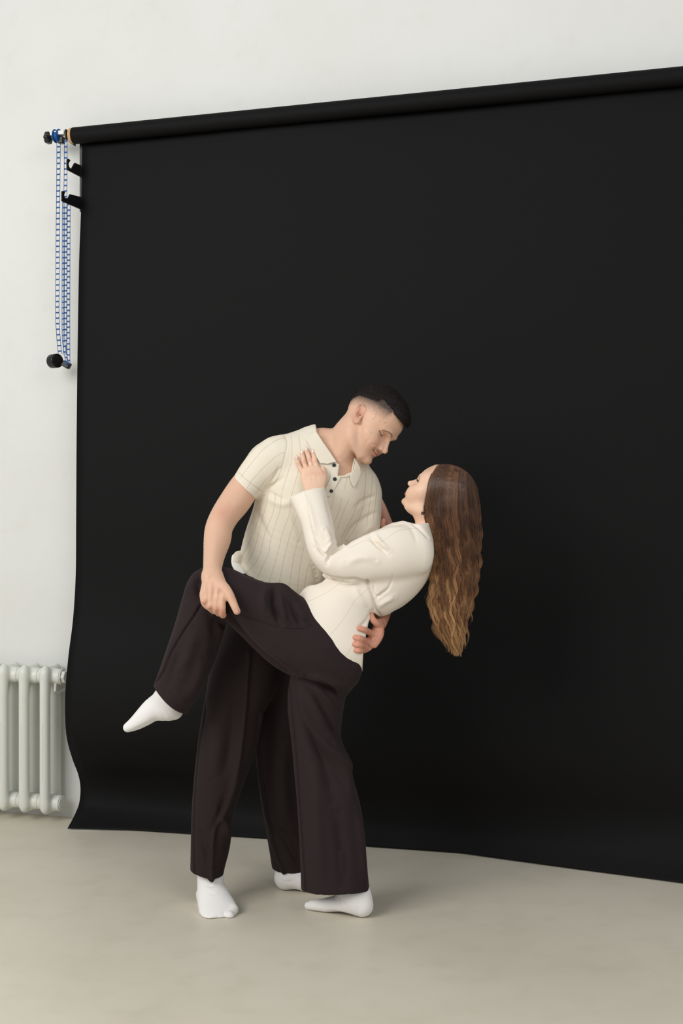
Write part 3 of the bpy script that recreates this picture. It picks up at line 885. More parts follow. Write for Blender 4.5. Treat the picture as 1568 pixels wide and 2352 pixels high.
# hips, legs and feet below the clothes
man_body.add(rod((620, 1400, 4.15, .085), (590, 1470, 4.13, .075), (545, 1600, 4.10, .058), (515, 1750, 4.08, .046), (487, 1900, 4.06, .038), (478, 2000, 4.05, .030), (483, 2040, 4.045, .030)), .02)
man_body.add(rod((660, 1400, 4.16, .085), (665, 1500, 4.17, .07), (655, 1650, 4.20, .056), (655, 1790, 4.23, .046), (665, 1920, 4.235, .036), (668, 2005, 4.225, .028), (668, 2022, 4.215, .026)), .02)
man_body.add(rod((483, 2045, 4.04, .027), (497, 2076, 3.985, .018), (505, 2085, 3.97, .012)), .01)
man_body.add(rodw((np.array([px(665,0,4.2)[0], 4.2, .035]), .022), (np.array([px(705,0,4.18)[0], 4.18, .032]), .018), (np.array([px(735,0,4.165)[0], 4.165, .020]), .010)), .01)
# neck and head
man_body.add(pairs((722, 1022, 800, 1110, 4.10, .055), (744, 1006, 808, 1085, 4.09, .056), (762, 989, 816, 1056, 4.075, .056), (780, 966, 830, 1030, 4.06, .055), (797, 947, 845, 1007, 4.055, .055), res=4), .02)
man_body.add(rod((775, 1012, 4.08, .028), (745, 1026, 4.09, .03), (705, 1042, 4.10, .045)), .02)
PM = dict(skull=(-3, 0, 49, 93, 76, 89),
          face=([88, 75, 62, 45, 30, 20, 12, 0, -15, -30, -38, -48, -58, -66, -75, -84, -91, -96], [84, 90, 96.5, 98, 97, 93, 88, 87, 89, 92, 92, 90, 89, 90, 93, 92, 85, 70],
                [66, 70, 70, 70, 69, 68, 67, 66, 65, 62, 59, 54, 48, 43, 36, 28, 20, 12], [-20, -20, -20, -20, -20, -18, -17, -14, -10, -4, 0, 6, 14, 22, 34, 46, 56, 62], 2.05),
          bd=5.5, brow=(98, 28), eye=(67.5, 32, 10), slit=(-3.5, 1.0, -8), nose=((92.5, 12), (101, -4), (109.5, -22)),
          mouth=[(97, 0, -48), (95, 9, -47.8), (89, 18, -46), (80, 26, -42), (73, 31, -38)], lips=(4.6, 5.6), chin=(86, 0, -80, 14, 17, 13),
          cheekbone=(58, 46, -12), cheek=(68, 34, -31), jaw=[(6, 56, -46, 11), (34, 49, -70, 11), (66, 27, -86, 10)])
head_shape(man_body, HM, PM)
ear(man_body, HM, -5, 75, 8, 1.0, 25); ear(man_body, HM, -5, 75, 8, 1.0, 25, -1)
man_body.add(rod((812, 975, 4.015, .020), (798, 1012, 4.025, .026), (786, 1048, 4.04, .028)), .03)

t0 = time.time()
V, F = mesh_shape(man_body, .0022)
V = sculpt(V, F, [
    ([(849, 1007), (841, 1016), (837, 1027)], -.0015, 2.4), ([(869, 1023), (860, 1021), (849, 1022)], -.0015, 2.4), ([(850, 1026), (858, 1035), (864, 1041)], -.0012, 1.8, 1),
    ([(872, 1010), (880, 1012), (888, 1006)], -.0007, 2), ([(869, 996), (876, 1004), (884, 1006)], -.0006, 1.8),
    ([(812, 1050), (795, 1062), (780, 1058)], -.002, 8), ([(790, 985), (800, 1020), (806, 1052)], .002, 9),
    ([(475, 1330), (470, 1350), (468, 1372)], .002, 2.6), ([(486, 1335), (484, 1360), (483, 1385)], .002, 2.6), ([(500, 1340), (499, 1365), (497, 1390)], .002, 2.6), ([(478, 1350), (477, 1370), (476, 1394)], -.002, 2.4, 1), ([(492, 1352), (490, 1375), (489, 1402)], -.002, 2.4, 1), ([(505, 1356), (504, 1380), (502, 1408)], -.002, 2.4, 1),
    ([(508, 1345), (512, 1362), (511, 1385)], .0012, 3),
    ([(520, 1155), (540, 1168), (560, 1180)], -.002, 9), ([(500, 1220), (492, 1260), (488, 1300)], .0015, 8), ([(478, 1318), (476, 1330)], .0015, 4),
    ([(845, 1440), (856, 1450), (872, 1446)], -.0015, 4)])
q = HM.loc(V); x, y = PXY(V)
col = np.tile(SKIN_M, (len(V), 1))
def blend(col, c, w): return col*(1-w[:, None])+np.array(c)*w[:, None]
def g3(q, f, l, u, r, ru=None): return np.exp(-(((q[:, 0]-f)/r)**2+((np.abs(q[:, 1])-l)/r)**2+((q[:, 2]-u)/(ru or r))**2))
inh = (np.linalg.norm(q-np.array([0, 0, 20]), axis=1) < 160)
rng = np.random.RandomState(5)
col = blend(col, RED, .25*g3(q, 80, 38, -28, 20)*inh+.3*g3(q, 116, 0, -24, 10)*inh+.6*g3(q, -6, 82, 8, 15, 30)*(np.abs(q[:, 1]) > 71)*inh+.2*g3(q, 86, 26, 4, 12, 8)*inh)
hair_lo = lambda f: np.interp(f, [-110, -100, -60, 0, 30, 60, 96], [4, 20, 56, 73, 77, 82, 90])
fade = np.clip((q[:, 2]-(hair_lo(q[:, 0])-44))/44, 0, 1)**1.15*.95*np.clip((74-q[:, 0])/12, 0, 1)*inh*(np.abs(q[:, 1]) < 90)
col = blend(col, srgb(44, 34, 30), np.clip(fade+rng.uniform(-.12, .12, len(V))*(fade > .05), 0, 1))
beard = np.clip(np.interp(q[:, 2], [-100, -64, -38, -30], [.14, .14, .08, 0]), 0, 1)*(q[:, 0] > 20)*inh; col = blend(col, srgb(140, 112, 98), beard)
# lips
lx, lu = [0, 9, 18, 26, 35], [-48, -47.8, -46, -42, -35]
lc = np.interp(np.abs(q[:, 1]), lx, lu); wl = np.interp(np.abs(q[:, 1]), [0, 30], [1, .25])
up_l = (q[:, 0] > 74)*np.clip(1-np.abs((q[:, 2]-lc+1.5)/(8.2*wl))**6, 0, 1)*(np.abs(q[:, 1]) < 29)*inh
col = blend(col, LIP, .7*up_l)
ml = (q[:, 0] > 62)*np.exp(-((q[:, 2]-lc)/1.35)**2)*(np.abs(q[:, 1]) < 35)*inh
col = blend(col, srgb(84, 40, 36), .85*ml)
# brows, lashes
def brow(q, pts, w, inh):
    a = np.abs(q[:, 1]); u = np.interp(a, [p[0] for p in pts], [p[1] for p in pts])
    return np.exp(-((q[:, 2]-u)/w)**4)*(a > pts[0][0])*(a < pts[-1][0])*(q[:, 0] > 45)*inh
col = blend(col, srgb(84, 58, 46), .8*brow(q, [(11, 23), (18, 27.0), (28, 30), (40, 28), (52, 20)], 2.7, inh))
col = blend(col, srgb(46, 28, 24), .9*brow(q, [(18, 8), (24, 6.8), (32, 6.5), (42, 8.5), (54, 13)], 1.7, inh))
for (xx, yy) in ((872, 939.5), (872, 968), (862, 958), (858, 962), (884, 971), (863, 952), (852, 994)):
    col = blend(col, srgb(140, 84, 66), .7*np.exp(-((x-xx)**2+(y-yy)**2)/1.6)*(q[:, 1] > 20)*inh)
for (xx, yy, r, a) in ((512, 1178, 18, .35), (470, 1383, 7, .5), (484, 1398, 7, .5), (500, 1402, 9, .6), (512, 1410, 9, .6), (537, 1372, 9, .35), (546, 1405, 8, .4), (500, 1350, 20, .12)):
    col = blend(col, RED, a*np.exp(-((x-xx)**2+(y-yy)**2)/r**2)*(V[:, 1] < 4.05))
hl = (x > 800)*(x < 900)*(y > 1400)*(y < 1510); col = blend(col, srgb(190, 112, 92), .55*hl)  # far hand tinted darker and redder: its shade put into the skin colour
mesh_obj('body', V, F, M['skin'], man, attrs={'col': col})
print('man body', len(V), time.time()-t0)

# eyes
def eyeball(H, f, l, u, r, look, parent, iris):
    import itertools
    c = H.w(f, l, u); n = 24; v = []; cl = []
    d0 = nrm(H.F*look[0]+H.L*look[1]+H.U*look[2]); e1 = nrm(np.cross(d0, H.U)); e2 = np.cross(e1, d0)
    rings = [0, .08, .16, .24, .32, .40, .5, .8, 1.3, 1.9, 2.5, math.pi]
    for a in rings:
        for k in range(n):
            an = 2*math.pi*k/n
            v.append(c+r*H.s*(d0*math.cos(a)+math.sin(a)*(e1*math.cos(an)+e2*math.sin(an))))
            cl.append(srgb(12, 10, 10) if a < .17 else (iris if a < .45 else srgb(226, 220, 214)))
    f_ = [(i*n+k, (i+1)*n+k, (i+1)*n+(k+1) % n, i*n+(k+1) % n) for i in range(len(rings)-1) for k in range(n)]
    return mesh_obj('eye', v, f_, M['eye'], parent, attrs={'col': np.array(cl)})
for sg in (1, -1): eyeball(HM, 67.5, 32*sg, 10, 12.2, (.85, 0, -.5), man, srgb(90, 80, 60))

# hair cap and strands
def strands_mesh(name, paths, rads, cols, m, parent, sides=3):
    """paths: (S, K, 3); rads: (K,) or (S,K); cols: (S,K,3)"""
    S_, K = paths.shape[:2]
    t = np.gradient(paths, axis=1); t /= np.linalg.norm(t, axis=2, keepdims=True)+1e-9
    ref = np.zeros_like(t); ref[..., 1] = 1
    n1 = np.cross(t, ref); n1 /= np.linalg.norm(n1, axis=2, keepdims=True)+1e-6
    n2 = np.cross(t, n1)
    rads = np.broadcast_to(rads, (S_, K))
    V = np.stack([paths+rads[..., None]*(math.cos(a)*n1+math.sin(a)*n2) for a in np.arange(sides)*2*math.pi/sides], 2).reshape(-1, 3)
    Cc = np.repeat(cols.reshape(-1, 3), sides, 0)
    idx = (np.arange(S_)[:, None, None]*K+np.arange(K-1)[None, :, None])*sides
    k = np.arange(sides)[None, None, :]; k2 = (k+1) % sides
    Fq = np.stack([idx+k, idx+k2, idx+sides+k2, idx+sides+k], -1).reshape(-1, 4)
    return V, Fq, Cc
def hair_fn(P):
    q = HM.loc(P.astype(np.float64)); lo = hair_lo(q[:, 0])+np.where(q[:, 0] > 60, -(q[:, 0]-60)*.25, 0)
    return ((lo-q[:, 2])*.001).astype(np.float32)
hm = Shape()
hm.add(HM.ell(-3, 0, 49, 96.5, 78.5, 98), .01); hm.add(HM.ell(40, 0, 75, 61, 58, 60), .02); hm.add(HM.ell(80, 0, 90, 22, 46, 20, tilt=-35), .02)
hm.cut(Fn(hair_fn), .006)
V, F = mesh_shape(hm, .003)
rs = np.random.RandomState(3)
Nn = vnormals(V, F)
V = V+Nn*(rs.uniform(-.001, .001, len(V)))[:, None]
qq = HM.loc(V)
pick = rs.choice(np.nonzero(qq[:, 2] > hair_lo(qq[:, 0])-2)[0], 9000)
base_ = V[pick]-Nn[pick]*.004; qb = HM.loc(base_)
dirn = Nn[pick]*.75+HM.F*.55+rs.normal(0, .25, (len(pick), 3)); dirn /= np.linalg.norm(dirn, axis=1, keepdims=True)
ln = rs.uniform(.005, .012, len(pick))
tt = np.linspace(0, 1, 3)
paths = base_[:, None]+dirn[:, None]*(ln[:, None, None]*tt[None, :, None])
V2, F2, C2 = strands_mesh('s', paths, np.array([.00045, .00035, .0001]), np.zeros((len(pick), 3, 3)), None, None)
# short clipped hairs of the fade
o = mesh_obj('hair', np.concatenate([V, V2]), np.concatenate([F, F2+len(V)]), M['hairM'], man)

# ---- polo shirt
t0 = time.time()
V, F = mesh_shape(polo, .0024, smooth=2)
Z1 = lambda pts: [(440+a/3.136, 960+b_/3.136) for a, b_ in pts]
ZD = lambda pts: [(420+a/3.267, 950+b_/3.267) for a, b_ in pts]
polo_lines = [ZD(p) for p in (
    [(815, 165), (817, 330), (795, 420), (750, 560), (735, 650), (730, 720), (690, 840), (655, 960), (645, 1040), (605, 1130), (560, 1230)],
    [(870, 160), (884, 330), (862, 440), (835, 540), (810, 640), (796, 760), (745, 900), (722, 1000), (690, 1120), (645, 1270)],
    [(850, 780), (812, 880), (790, 960), (755, 1100), (715, 1310)], [(890, 890), (850, 1000), (825, 1110), (790, 1340)], [(905, 1010), (880, 1130), (855, 1340)], [(958, 1100), (930, 1180), (912, 1300)], [(1000, 1170), (984, 1270)],
    [(692, 600), (690, 660), (670, 760), (620, 880), (600, 960), (575, 1060), (530, 1140), (480, 1190)], [(640, 590), (630, 660), (610, 740), (580, 850), (560, 930), (530, 1030), (490, 1110)],
    [(590, 640), (575, 740), (545, 850), (515, 920), (480, 1000), (440, 1080)], [(545, 700), (520, 800), (480, 880), (440, 960)],
    [(760, 185), (700, 200), (600, 270), (500, 390), (440, 470)], [(758, 290), (700, 320), (600, 410), (520, 500), (480, 560)], [(745, 390), (690, 430), (610, 510), (545, 600)], [(600, 205), (500, 300), (440, 380), (400, 440)],
    [(1135, 600), (1112, 720)], [(1190, 640), (1170, 730), (1135, 820)], [(1245, 640), (1205, 740), (1155, 870)], [(1315, 670), (1262, 790), (1190, 925)], [(1362, 420), (1320, 480), (1296, 570)],
    [(1372, 400), (1366, 560), (1345, 720), (1290, 860), (1230, 950)], [(1420, 470), (1412, 600), (1390, 740), (1378, 840)], [(1455, 540), (1442, 680), (1425, 800)], [(1235, 470), (1210, 570)])]
seam = [ZD([(418, 440), (500, 515), (592, 588)]), ZD([(735, 150), (765, 170), (780, 230), (762, 330), (730, 440), (690, 520), (640, 560)])]
V = sculpt(V, F, [(l, -.0015, 2.2, 1) for l in seam]+
    [(Z1(p), a*1.5, w) for p, a, w in (
    ([(545, 505), (590, 480), (660, 430)], -.004, 4), ([(545, 520), (600, 560), (660, 590)], -.003, 5), ([(560, 480), (610, 400), (640, 340)], -.003, 4),
    ([(460, 640), (500, 760), (560, 880)], -.004, 7), ([(380, 1100), (370, 1000), (430, 900)], -.004, 5), ([(340, 1040), (380, 1080), (420, 1130)], .004, 4),
    ([(1110, 880), (1180, 780), (1290, 700), (1350, 690)], -.006, 6), ([(1120, 900), (1220, 840), (1320, 760)], .004, 6), ([(1170, 660), (1230, 600), (1330, 560)], -.004, 5),
    ([(900, 1150), (880, 1080)], -.003, 6), ([(690, 640), (720, 760), (770, 900)], .003, 9), ([(520, 560), (640, 620), (760, 600)], .003, 8))])
rib = [Z1([(318, 408), (478, 560)])]
mesh_polo = mesh_obj('polo_shirt', V, F, M['polo'], man, attrs=linefield(V, F, polo_lines+seam))
print('polo', len(V), time.time()-t0)

def sheet_on(base, poly, lift, th, name, m, parent, h=.0013, ylim=4.1, sm=0, strokes=None, fn=None):
    """a cloth layer lying on the front of another shape, inside a traced outline"""
    pl = [tuple(p) for p in poly]
    cx, cy = np.mean([p[0] for p in pl]), np.mean([p[1] for p in pl])
    Y = surf_y(base, cx, cy) or ylim-.05
    R = max(math.hypot(p[0]-cx, p[1]-cy) for p in pl)*Y/F0+.05
    def f(P):
        d = base.ev(P)
        lf = lift(PXY(P)) if callable(lift) else lift
        return np.maximum(np.abs(d-lf-th/2)-th/2, (P[:, 1]-ylim)).astype(np.float32)
    S = Shape().add(Fn(f, px(cx, cy, Y), R)).cut(outline(pl, sm), .0008)
    V, F = mesh_shape(S, h, B=16)
    if strokes: V = sculpt(V, F, strokes)
    return mesh_obj(name, V, F, m, parent)
collL = [(725.5, 990.5), (714, 999), (703, 1008), (709, 1022), (720, 1040), (735, 1064), (752, 1065.5), (769, 1061.5), (773, 1061), (757, 1037), (742, 1016), (730, 997)]
sheet_on(man_core, collL, .004, .004, 'collar', M['polo'], mesh_polo, ylim=4.14)
collR = [(812, 1050), (815, 1062), (812, 1078), (806, 1087), (803, 1094), (805, 1106), (812, 1120), (816, 1116), (823, 1103), (829, 1088), (827, 1074), (821, 1060)]
sheet_on(man_core, collR, .003, .004, 'collar', M['polo'], mesh_polo, ylim=4.16)
stand = [(776, 1093), (790, 1092), (801, 1086), (808, 1084), (806, 1092), (796, 1096), (778, 1097)]
sheet_on(man_core, stand, -.001, .004, 'collar_stand', M['polo'], mesh_polo)
plk = [(768, 1064), (779, 1066), (775, 1092), (783, 1096), (769, 1122), (757, 1141), (747, 1140), (744, 1128), (757, 1098), (762, 1080)]
sheet_on(man_core, plk, .001, .0030, 'placket', M['polo'], mesh_polo)
for (bx, by) in ((767, 1068.5), (768.5, 1100.5), (760.5, 1128)):
    Y = surf_y(man_core, bx, by); b = MB()
    b.lathe(px(bx, by, Y-.0052), (0.1, -1, 0), [(-.003, .005), (0, .0055), (.0016, .006), (.0024, .0055), (.0024, .0042), (.0016, .0038)], 24)
    b.build('button', M['button'], mesh_polo, smooth=True)
# white undershirt edge and belt at the near hip
S = Shape().add(rod((540, 1280, 4.10, .012), (541, 1296, 4.09, .013), (552, 1311, 4.085, .013), (565, 1318, 4.08, .008)), .01)
V, F = mesh_shape(S, .003); mesh_obj('undershirt', V, F, M['white_cotton'], man)

# ---- man's trousers
tm = Shape()
legN = pairs((515, 1340, 690, 1385, 4.14, .105), (506, 1400, 690, 1430, 4.135, .105), (498, 1470, 660, 1490, 4.12, .10), (480, 1545, 640, 1560, 4.105, .092), (468, 1620, 606, 1630, 4.095, .085), (455, 1700, 590, 1705, 4.085, .08),
             (445, 1790, 560, 1792, 4.075, .075), (440, 1870, 535, 1870, 4.065, .07), (438, 1940, 528, 1940, 4.055, .068), (437, 2000, 514, 2000, 4.05, .066), (437, 2060, 512, 2060, 4.045, .066))
legF = pairs((590, 1370, 760, 1400, 4.17, .10), (600, 1470, 740, 1470, 4.18, .10), (598, 1560, 722, 1560, 4.20, .09), (588, 1690, 715, 1690, 4.22, .08), (594, 1800, 712, 1800, 4.235, .075),
             (610, 1900, 716, 1900, 4.24, .072), (620, 1960, 718, 1960, 4.235, .07), (626, 2005, 720, 2005, 4.23, .068), (628, 2050, 722, 2050, 4.225, .068))
tm.add(Shape().add(legN, 0).sub(Fn(lambda P: np.maximum(legN.grow(-.008).ev(P), P[:, 2]-.26)), .002), .02)
tm.add(Shape().add(legF, 0).sub(Fn(lambda P: np.maximum(legF.grow(-.008).ev(P), P[:, 2]-.26)), .002), .02)
def hem_man(P):
    x, y = PXY(P)
    yh = np.where(x < 575, np.interp(x, [430, 485, 515], [2006, 2021, 2019]), np.interp(x, [620, 640, 720], [2002, 2006, 2006]))
    return ((y-yh+(P[:, 1]-np.where(x < 575, 3.99, 4.17))*170*.9)*P[:, 1]/F0).astype(np.float32)
tm.cut(Fn(hem_man), .002)
V, F = mesh_shape(tm, .0034, smooth=3)
V = sculpt(V, F, [(p_, a_*2.0, *w_) for p_, a_, *w_ in [([(470, 1570), (470, 1640), (456, 1720), (446, 1850), (445, 1950), (447, 2006)], -.003, 2.5, 1),
    ([(572, 1500), (560, 1640), (545, 1760), (522, 1850), (490, 1920), (485, 2018)], .006, 6, 1),
    ([(520, 1830), (505, 1880), (492, 1930)], -.007, 10), ([(600, 1640), (592, 1720), (600, 1800), (618, 1900), (634, 1960), (652, 2004)], .004, 4, 1),
    ([(490, 1600), (500, 1700), (490, 1790)], .006, 16), ([(540, 1560), (530, 1700), (510, 1800)], -.006, 14), ([(455, 1900), (470, 1940), (480, 1990)], -.005, 9),
    ([(500, 1870), (520, 1900), (528, 1930)], .006, 8), ([(650, 1700), (650, 1800), (660, 1900)], .008, 14), ([(620, 1900), (660, 1930), (690, 1990)], -.007, 10)]])
mesh_obj('trousers', V, F, M['trouserM'], man, attrs=linefield(V, F, [[(470, 1570), (470, 1640), (456, 1720), (446, 1850), (445, 1950), (447, 2006)], [(601, 1720), (606, 1800), (622, 1900), (636, 1960), (653, 2004)]]))

# ---- man's socks
sk = Shape()
sk.add(pairs((452, 1985, 512, 1985, 4.06, .045), (453, 2015, 513, 2020, 4.05, .046), (453, 2045, 518, 2042, 4.035, .048), (453, 2065, 527, 2058, 4.01, .044), (455, 2080, 538, 2076, 3.975, .030), (459, 2091, 545, 2089, 3.95, .022), (470, 2098, 546, 2098, 3.935, .016)), .02)
sk.add(rod((474, 2055, 4.075, .034), (474, 2068, 4.07, .03)), .02)
for (a, b_, Y, r) in ((465, 2096, 3.955, .0105), (477, 2100, 3.94, .0115), (491, 2104, 3.932, .012), (507, 2106, 3.925, .013), (527, 2103, 3.925, .0155)):
    sk.add(rod((a+8, b_-14, Y+.03, r*1.1), (a+1, b_-2, Y+.008, r), (a, b_, Y, r)), .006)
sk.cut(Fn(lambda P: (.001-P[:, 2]).astype(np.float32)), .004)
V, F = mesh_shape(sk, .003)
V = sculpt(V, F, [([(470, 2030), (485, 2036), (505, 2030)], -.002, 3), ([(478, 2048), (492, 2054), (515, 2046)], -.0015, 3), ([(480, 2092), (482, 2102)], -.001, 2)])
mesh_obj('sock', V, F, M['sock'], man)
sk = Shape()
sk.add(pairs((634, 1985, 690, 1985, 4.225, .04), (633, 2012, 695, 2010, 4.215, .04)), .02)
sk.add(rodw((px(656, 2027, 4.21)*np.array([1, 1, 0])+[0, 0, .036], .035), (px(672, 2025, 4.2)*np.array([1, 1, 0])+[0, 0, .045], .036), (px(705, 2030, 4.185)*np.array([1, 1, 0])+[0, 0, .034], .033), (px(738, 2040, 4.165)*np.array([1, 1, 0])+[0, 0, .022], .022), (px(757, 2050, 4.15)*np.array([1, 1, 0])+[0, 0, .014], .014)), .02)
sk.cut(Fn(lambda P: (.001-P[:, 2]).astype(np.float32)), .004)
V, F = mesh_shape(sk, .003); V = sculpt(V, F, [([(640, 2018), (655, 2026), (680, 2022)], -.0015, 3)])
mesh_obj('sock', V, F, M['sock'], man)

# ================================================================== WOMAN
WO = px(780, 2100, 3.95); WO[2] = 0
woman = empty('person', tuple(WO), label='woman in ivory jacket with long wavy hair leaning back in the man\'s arms', cat='person')
HW = Head(1007, 1146.5, 3.95, (.51, -.86, -1), -14, 10, 950)

wt_body = Shape()
PWm = dict(skull=(-3, 0, 40, 90, 73, 75),
          face=([88, 78, 66, 55, 46, 34, 26, 12, 0, -13, -24, -38, -48, -54, -63, -70, -76, -83], [58, 67, 75, 81, 85, 89, 86, 87, 91, 98, 102, 102, 100, 100, 103, 100, 90, 66],
                [58, 62, 66, 67, 67, 66, 65, 64, 62, 60, 57, 51, 45, 40, 33, 26, 20, 14], [-20, -20, -20, -20, -18, -16, -14, -10, -8, -4, 2, 10, 20, 26, 34, 42, 50, 55], 2.2),
          brow=(89, 35), eye=(68.5, 31, 17), slit=(1.0, 4.6, 4), nose=((84.5, 25), (96, 13), (108, -2.5)),
          mouth=[(107, 0, -36), (105.3, 8, -36.3), (100.5, 15, -36.8), (94, 20, -37.5)], lips=(4.8, 5.6), chin=(93, 0, -64, 12.5, 14, 11.5),
          cheekbone=(62, 44, 0), cheek=(80, 33, -20), jaw=[(4, 50, -44, 10), (38, 43, -58, 10), (72, 24, -72, 9)])
head_shape(wt_body, HW, PWm)
ear(wt_body, HW, -9, 68, -2, .82, 15); ear(wt_body, HW, -9, 68, -2, .82, 15, -1)
wt_body.add(pairs((950, 1188, 1020, 1170, 3.955, .045), (955, 1203, 1015, 1205, 3.955, .047), (955, 1225, 1000, 1250, 3.95, .06)), .025)
# body below the jacket
wt_body.add(rod((962, 1245, 3.95, .05), (925, 1300, 3.95, .075), (850, 1350, 3.95, .065), (795, 1410, 3.945, .062), (760, 1470, 3.94, .07)), .02)
# hand on his chest
hy = {}
def hp(x_, y_, r, lift=0.):
    return (x_, y_, poloY(x_, y_)-r*.72-lift, r)
wt_body.add(rod((790, 1300, 3.86, .035), (735, 1270, 3.86, .034), (730, 1180, 3.90, .028), (725, 1135, poloY(725, 1135)-.045, .021)), .015)
wt_body.add(pairs((700, 1140, 745, 1134, Yh(722, 1135)-.045, .019), (696, 1118, 747, 1116, Yh(722, 1117)-.03, .016), (692, 1102, 749, 1101, Yh(720, 1101)-.022, .0135), (690, 1089, 742, 1087, Yh(716, 1088)-.017, .0115), (692, 1078, 736, 1076, Yh(714, 1077)-.014, .009)), .006)
WF0 = [[(698, 1092, .0066), (692, 1080, .0066), (686, 1067.5, .0062), (682.5, 1057, .0056), (680.5, 1051, .0048)],
      [(707, 1090, .0072), (703, 1076, .0070), (698, 1062, .0068), (695, 1047, .0062), (693, 1040, .0052)],
      [(718, 1088, .0074), (715, 1073, .0073), (711, 1058, .0070), (706, 1041, .0064), (703, 1033, .0054)],
      [(730, 1090, .0072), (728, 1075, .0072), (724, 1060.5, .0069), (720, 1045, .0062), (718, 1038, .0052)]]
WF = [[(a, b_, r*1.13) for a, b_, r in P] for P in WF0]
for P in WF: finger(wt_body, [hp(a, b_, r, .0012) for a, b_, r in P], .0025)
finger(wt_body, [(742, 1108, Yh(740, 1108)-.018, .0095), (746, 1095, Yh(744, 1095)-.014, .0082), (744, 1083, Yh(742, 1083)-.010, .0070), (740.5, 1074, Yh(740, 1074)-.008, .0058)], .005)
# far arm over his shoulder, hand on his sleeve
wt_body.add(rod((900, 1240, 4.06, .035), (895, 1225, 4.13, .028), (890, 1212, 4.17, .022), (884, 1190, 4.175, .018), (878, 1168, 4.18, .014), (873, 1150, 4.18, .009)), .015)
wt_body.add(rod((884, 1216, 4.14, .013), (878, 1206, 4.13, .011), (880.5, 1196, 4.125, .0085)), .004)
# legs and feet below the clothes
wt_body.add(rod((770, 1490, 3.95, .07), (735, 1620, 3.96, .06), (740, 1780, 3.96, .045), (770, 1920, 3.955, .04), (812, 2040, 3.945, .028), (820, 2072, 3.937, .024)), .02)
wt_body.add(rod((780, 1500, 3.92, .07), (700, 1460, 3.90, .065), (600, 1400, 3.88, .06), (505, 1358, 3.88, .05), (470, 1420, 3.90, .05), (425, 1530, 3.93, .042), (392, 1605, 3.95, .03), (370, 1624, 3.955, .026)), .02)
wt_body.add(rod((822, 2076, 3.935, .02), (790, 2076, 3.95, .014), (760, 2078, 3.97, .008)), .01)
wt_body.add(rod((370, 1624, 3.955, .024), (335, 1640, 3.95, .016), (300, 1668, 3.945, .008)), .01)
t0 = time.time()
V, F = mesh_shape(wt_body, .0021)
V = sculpt(V, F, [([(700, 1110), (698, 1098), (696, 1090)], .0007, 2.5), ([(712, 1110), (710, 1096), (707, 1088)], .0008, 2.5), ([(724, 1108), (721, 1094), (718, 1086)], .0008, 2.5), ([(735, 1108), (733, 1094), (730, 1088)], .0007, 2.5)])
q = HW.loc(V); x, y = PXY(V); inh = (np.linalg.norm(q-np.array([0, 0, 20]), axis=1) < 150)
col = np.tile(SKIN_W, (len(V), 1))
col = blend(col, RED, .22*g3(q, 76, 38, -12, 20)*inh+.2*g3(q, 118, 0, -10, 9)*inh)
lm_ = (q[:, 0] > 90)*np.clip(1-np.abs((q[:, 2]+37.5)/(8.6*np.interp(np.abs(q[:, 1]), [0, 20], [1, .4])))**6, 0, 1)*(np.abs(q[:, 1]) < 20.5)*inh
col = blend(col, srgb(190, 104, 96), .8*lm_)
col = blend(col, srgb(110, 56, 50), .7*(q[:, 0] > 88)*np.exp(-((q[:, 2]+36.4)/1.2)**2)*(np.abs(q[:, 1]) < 21)*inh)
col = blend(col, srgb(112, 84, 64), .7*brow(q, [(12, 33), (20, 36), (32, 38.5), (44, 35), (50, 30)], 2.4, inh))
for (xx, yy, r, a) in ((684, 1066, 5, .35), (698, 1061, 5, .35), (711, 1057, 5, .35), (725, 1060, 5, .35), (704, 1091, 5, .22), (716, 1086, 5, .22), (728, 1088, 6, .22), (744, 1085, 7, .3), (682, 1054, 4, .3), (694, 1042, 4, .3), (705, 1037, 4, .3), (719, 1041, 4, .3)):
    col = blend(col, RED, a*np.exp(-((x-xx)**2+(y-yy)**2)/r**2)*(V[:, 1] < 4.1))
col = blend(col, RED, .5*(x > 860)*(x < 900)*(y > 1140)*(y < 1225)*(V[:, 1] > 4.1))
col = blend(col, srgb(196, 158, 130), .55*np.clip((q[:, 2]-55)/18, 0, 1)*inh*(q[:, 0] < 80))
wb = mesh_obj('body', V, F, M['skin'], woman, attrs={'col': col})
print('woman body', len(V), time.time()-t0)
for sg in (1, -1):
    eyeball(HW, 68.5, 31*sg, 17, 12.4, (1, 0, .15), woman, srgb(70, 60, 50))
    b = MB()
    for k in range(13):
        l = (20+k*1.9)*sg; p0 = (81.5-abs(abs(l)-31)*.30, l, 22.5-((abs(l)-31)/11)**2*2.5)
        p1 = (p0[0]+6, l*1.04, p0[2]+1.5); p2 = (p0[0]+10, l*1.08, p0[2]+5)
        b.tube([HW.w(*p0), HW.w(*p1), HW.w(*p2)], [.00045, .0003, .0001], 4)
    b.build('eyelashes', M['hairM'], woman)

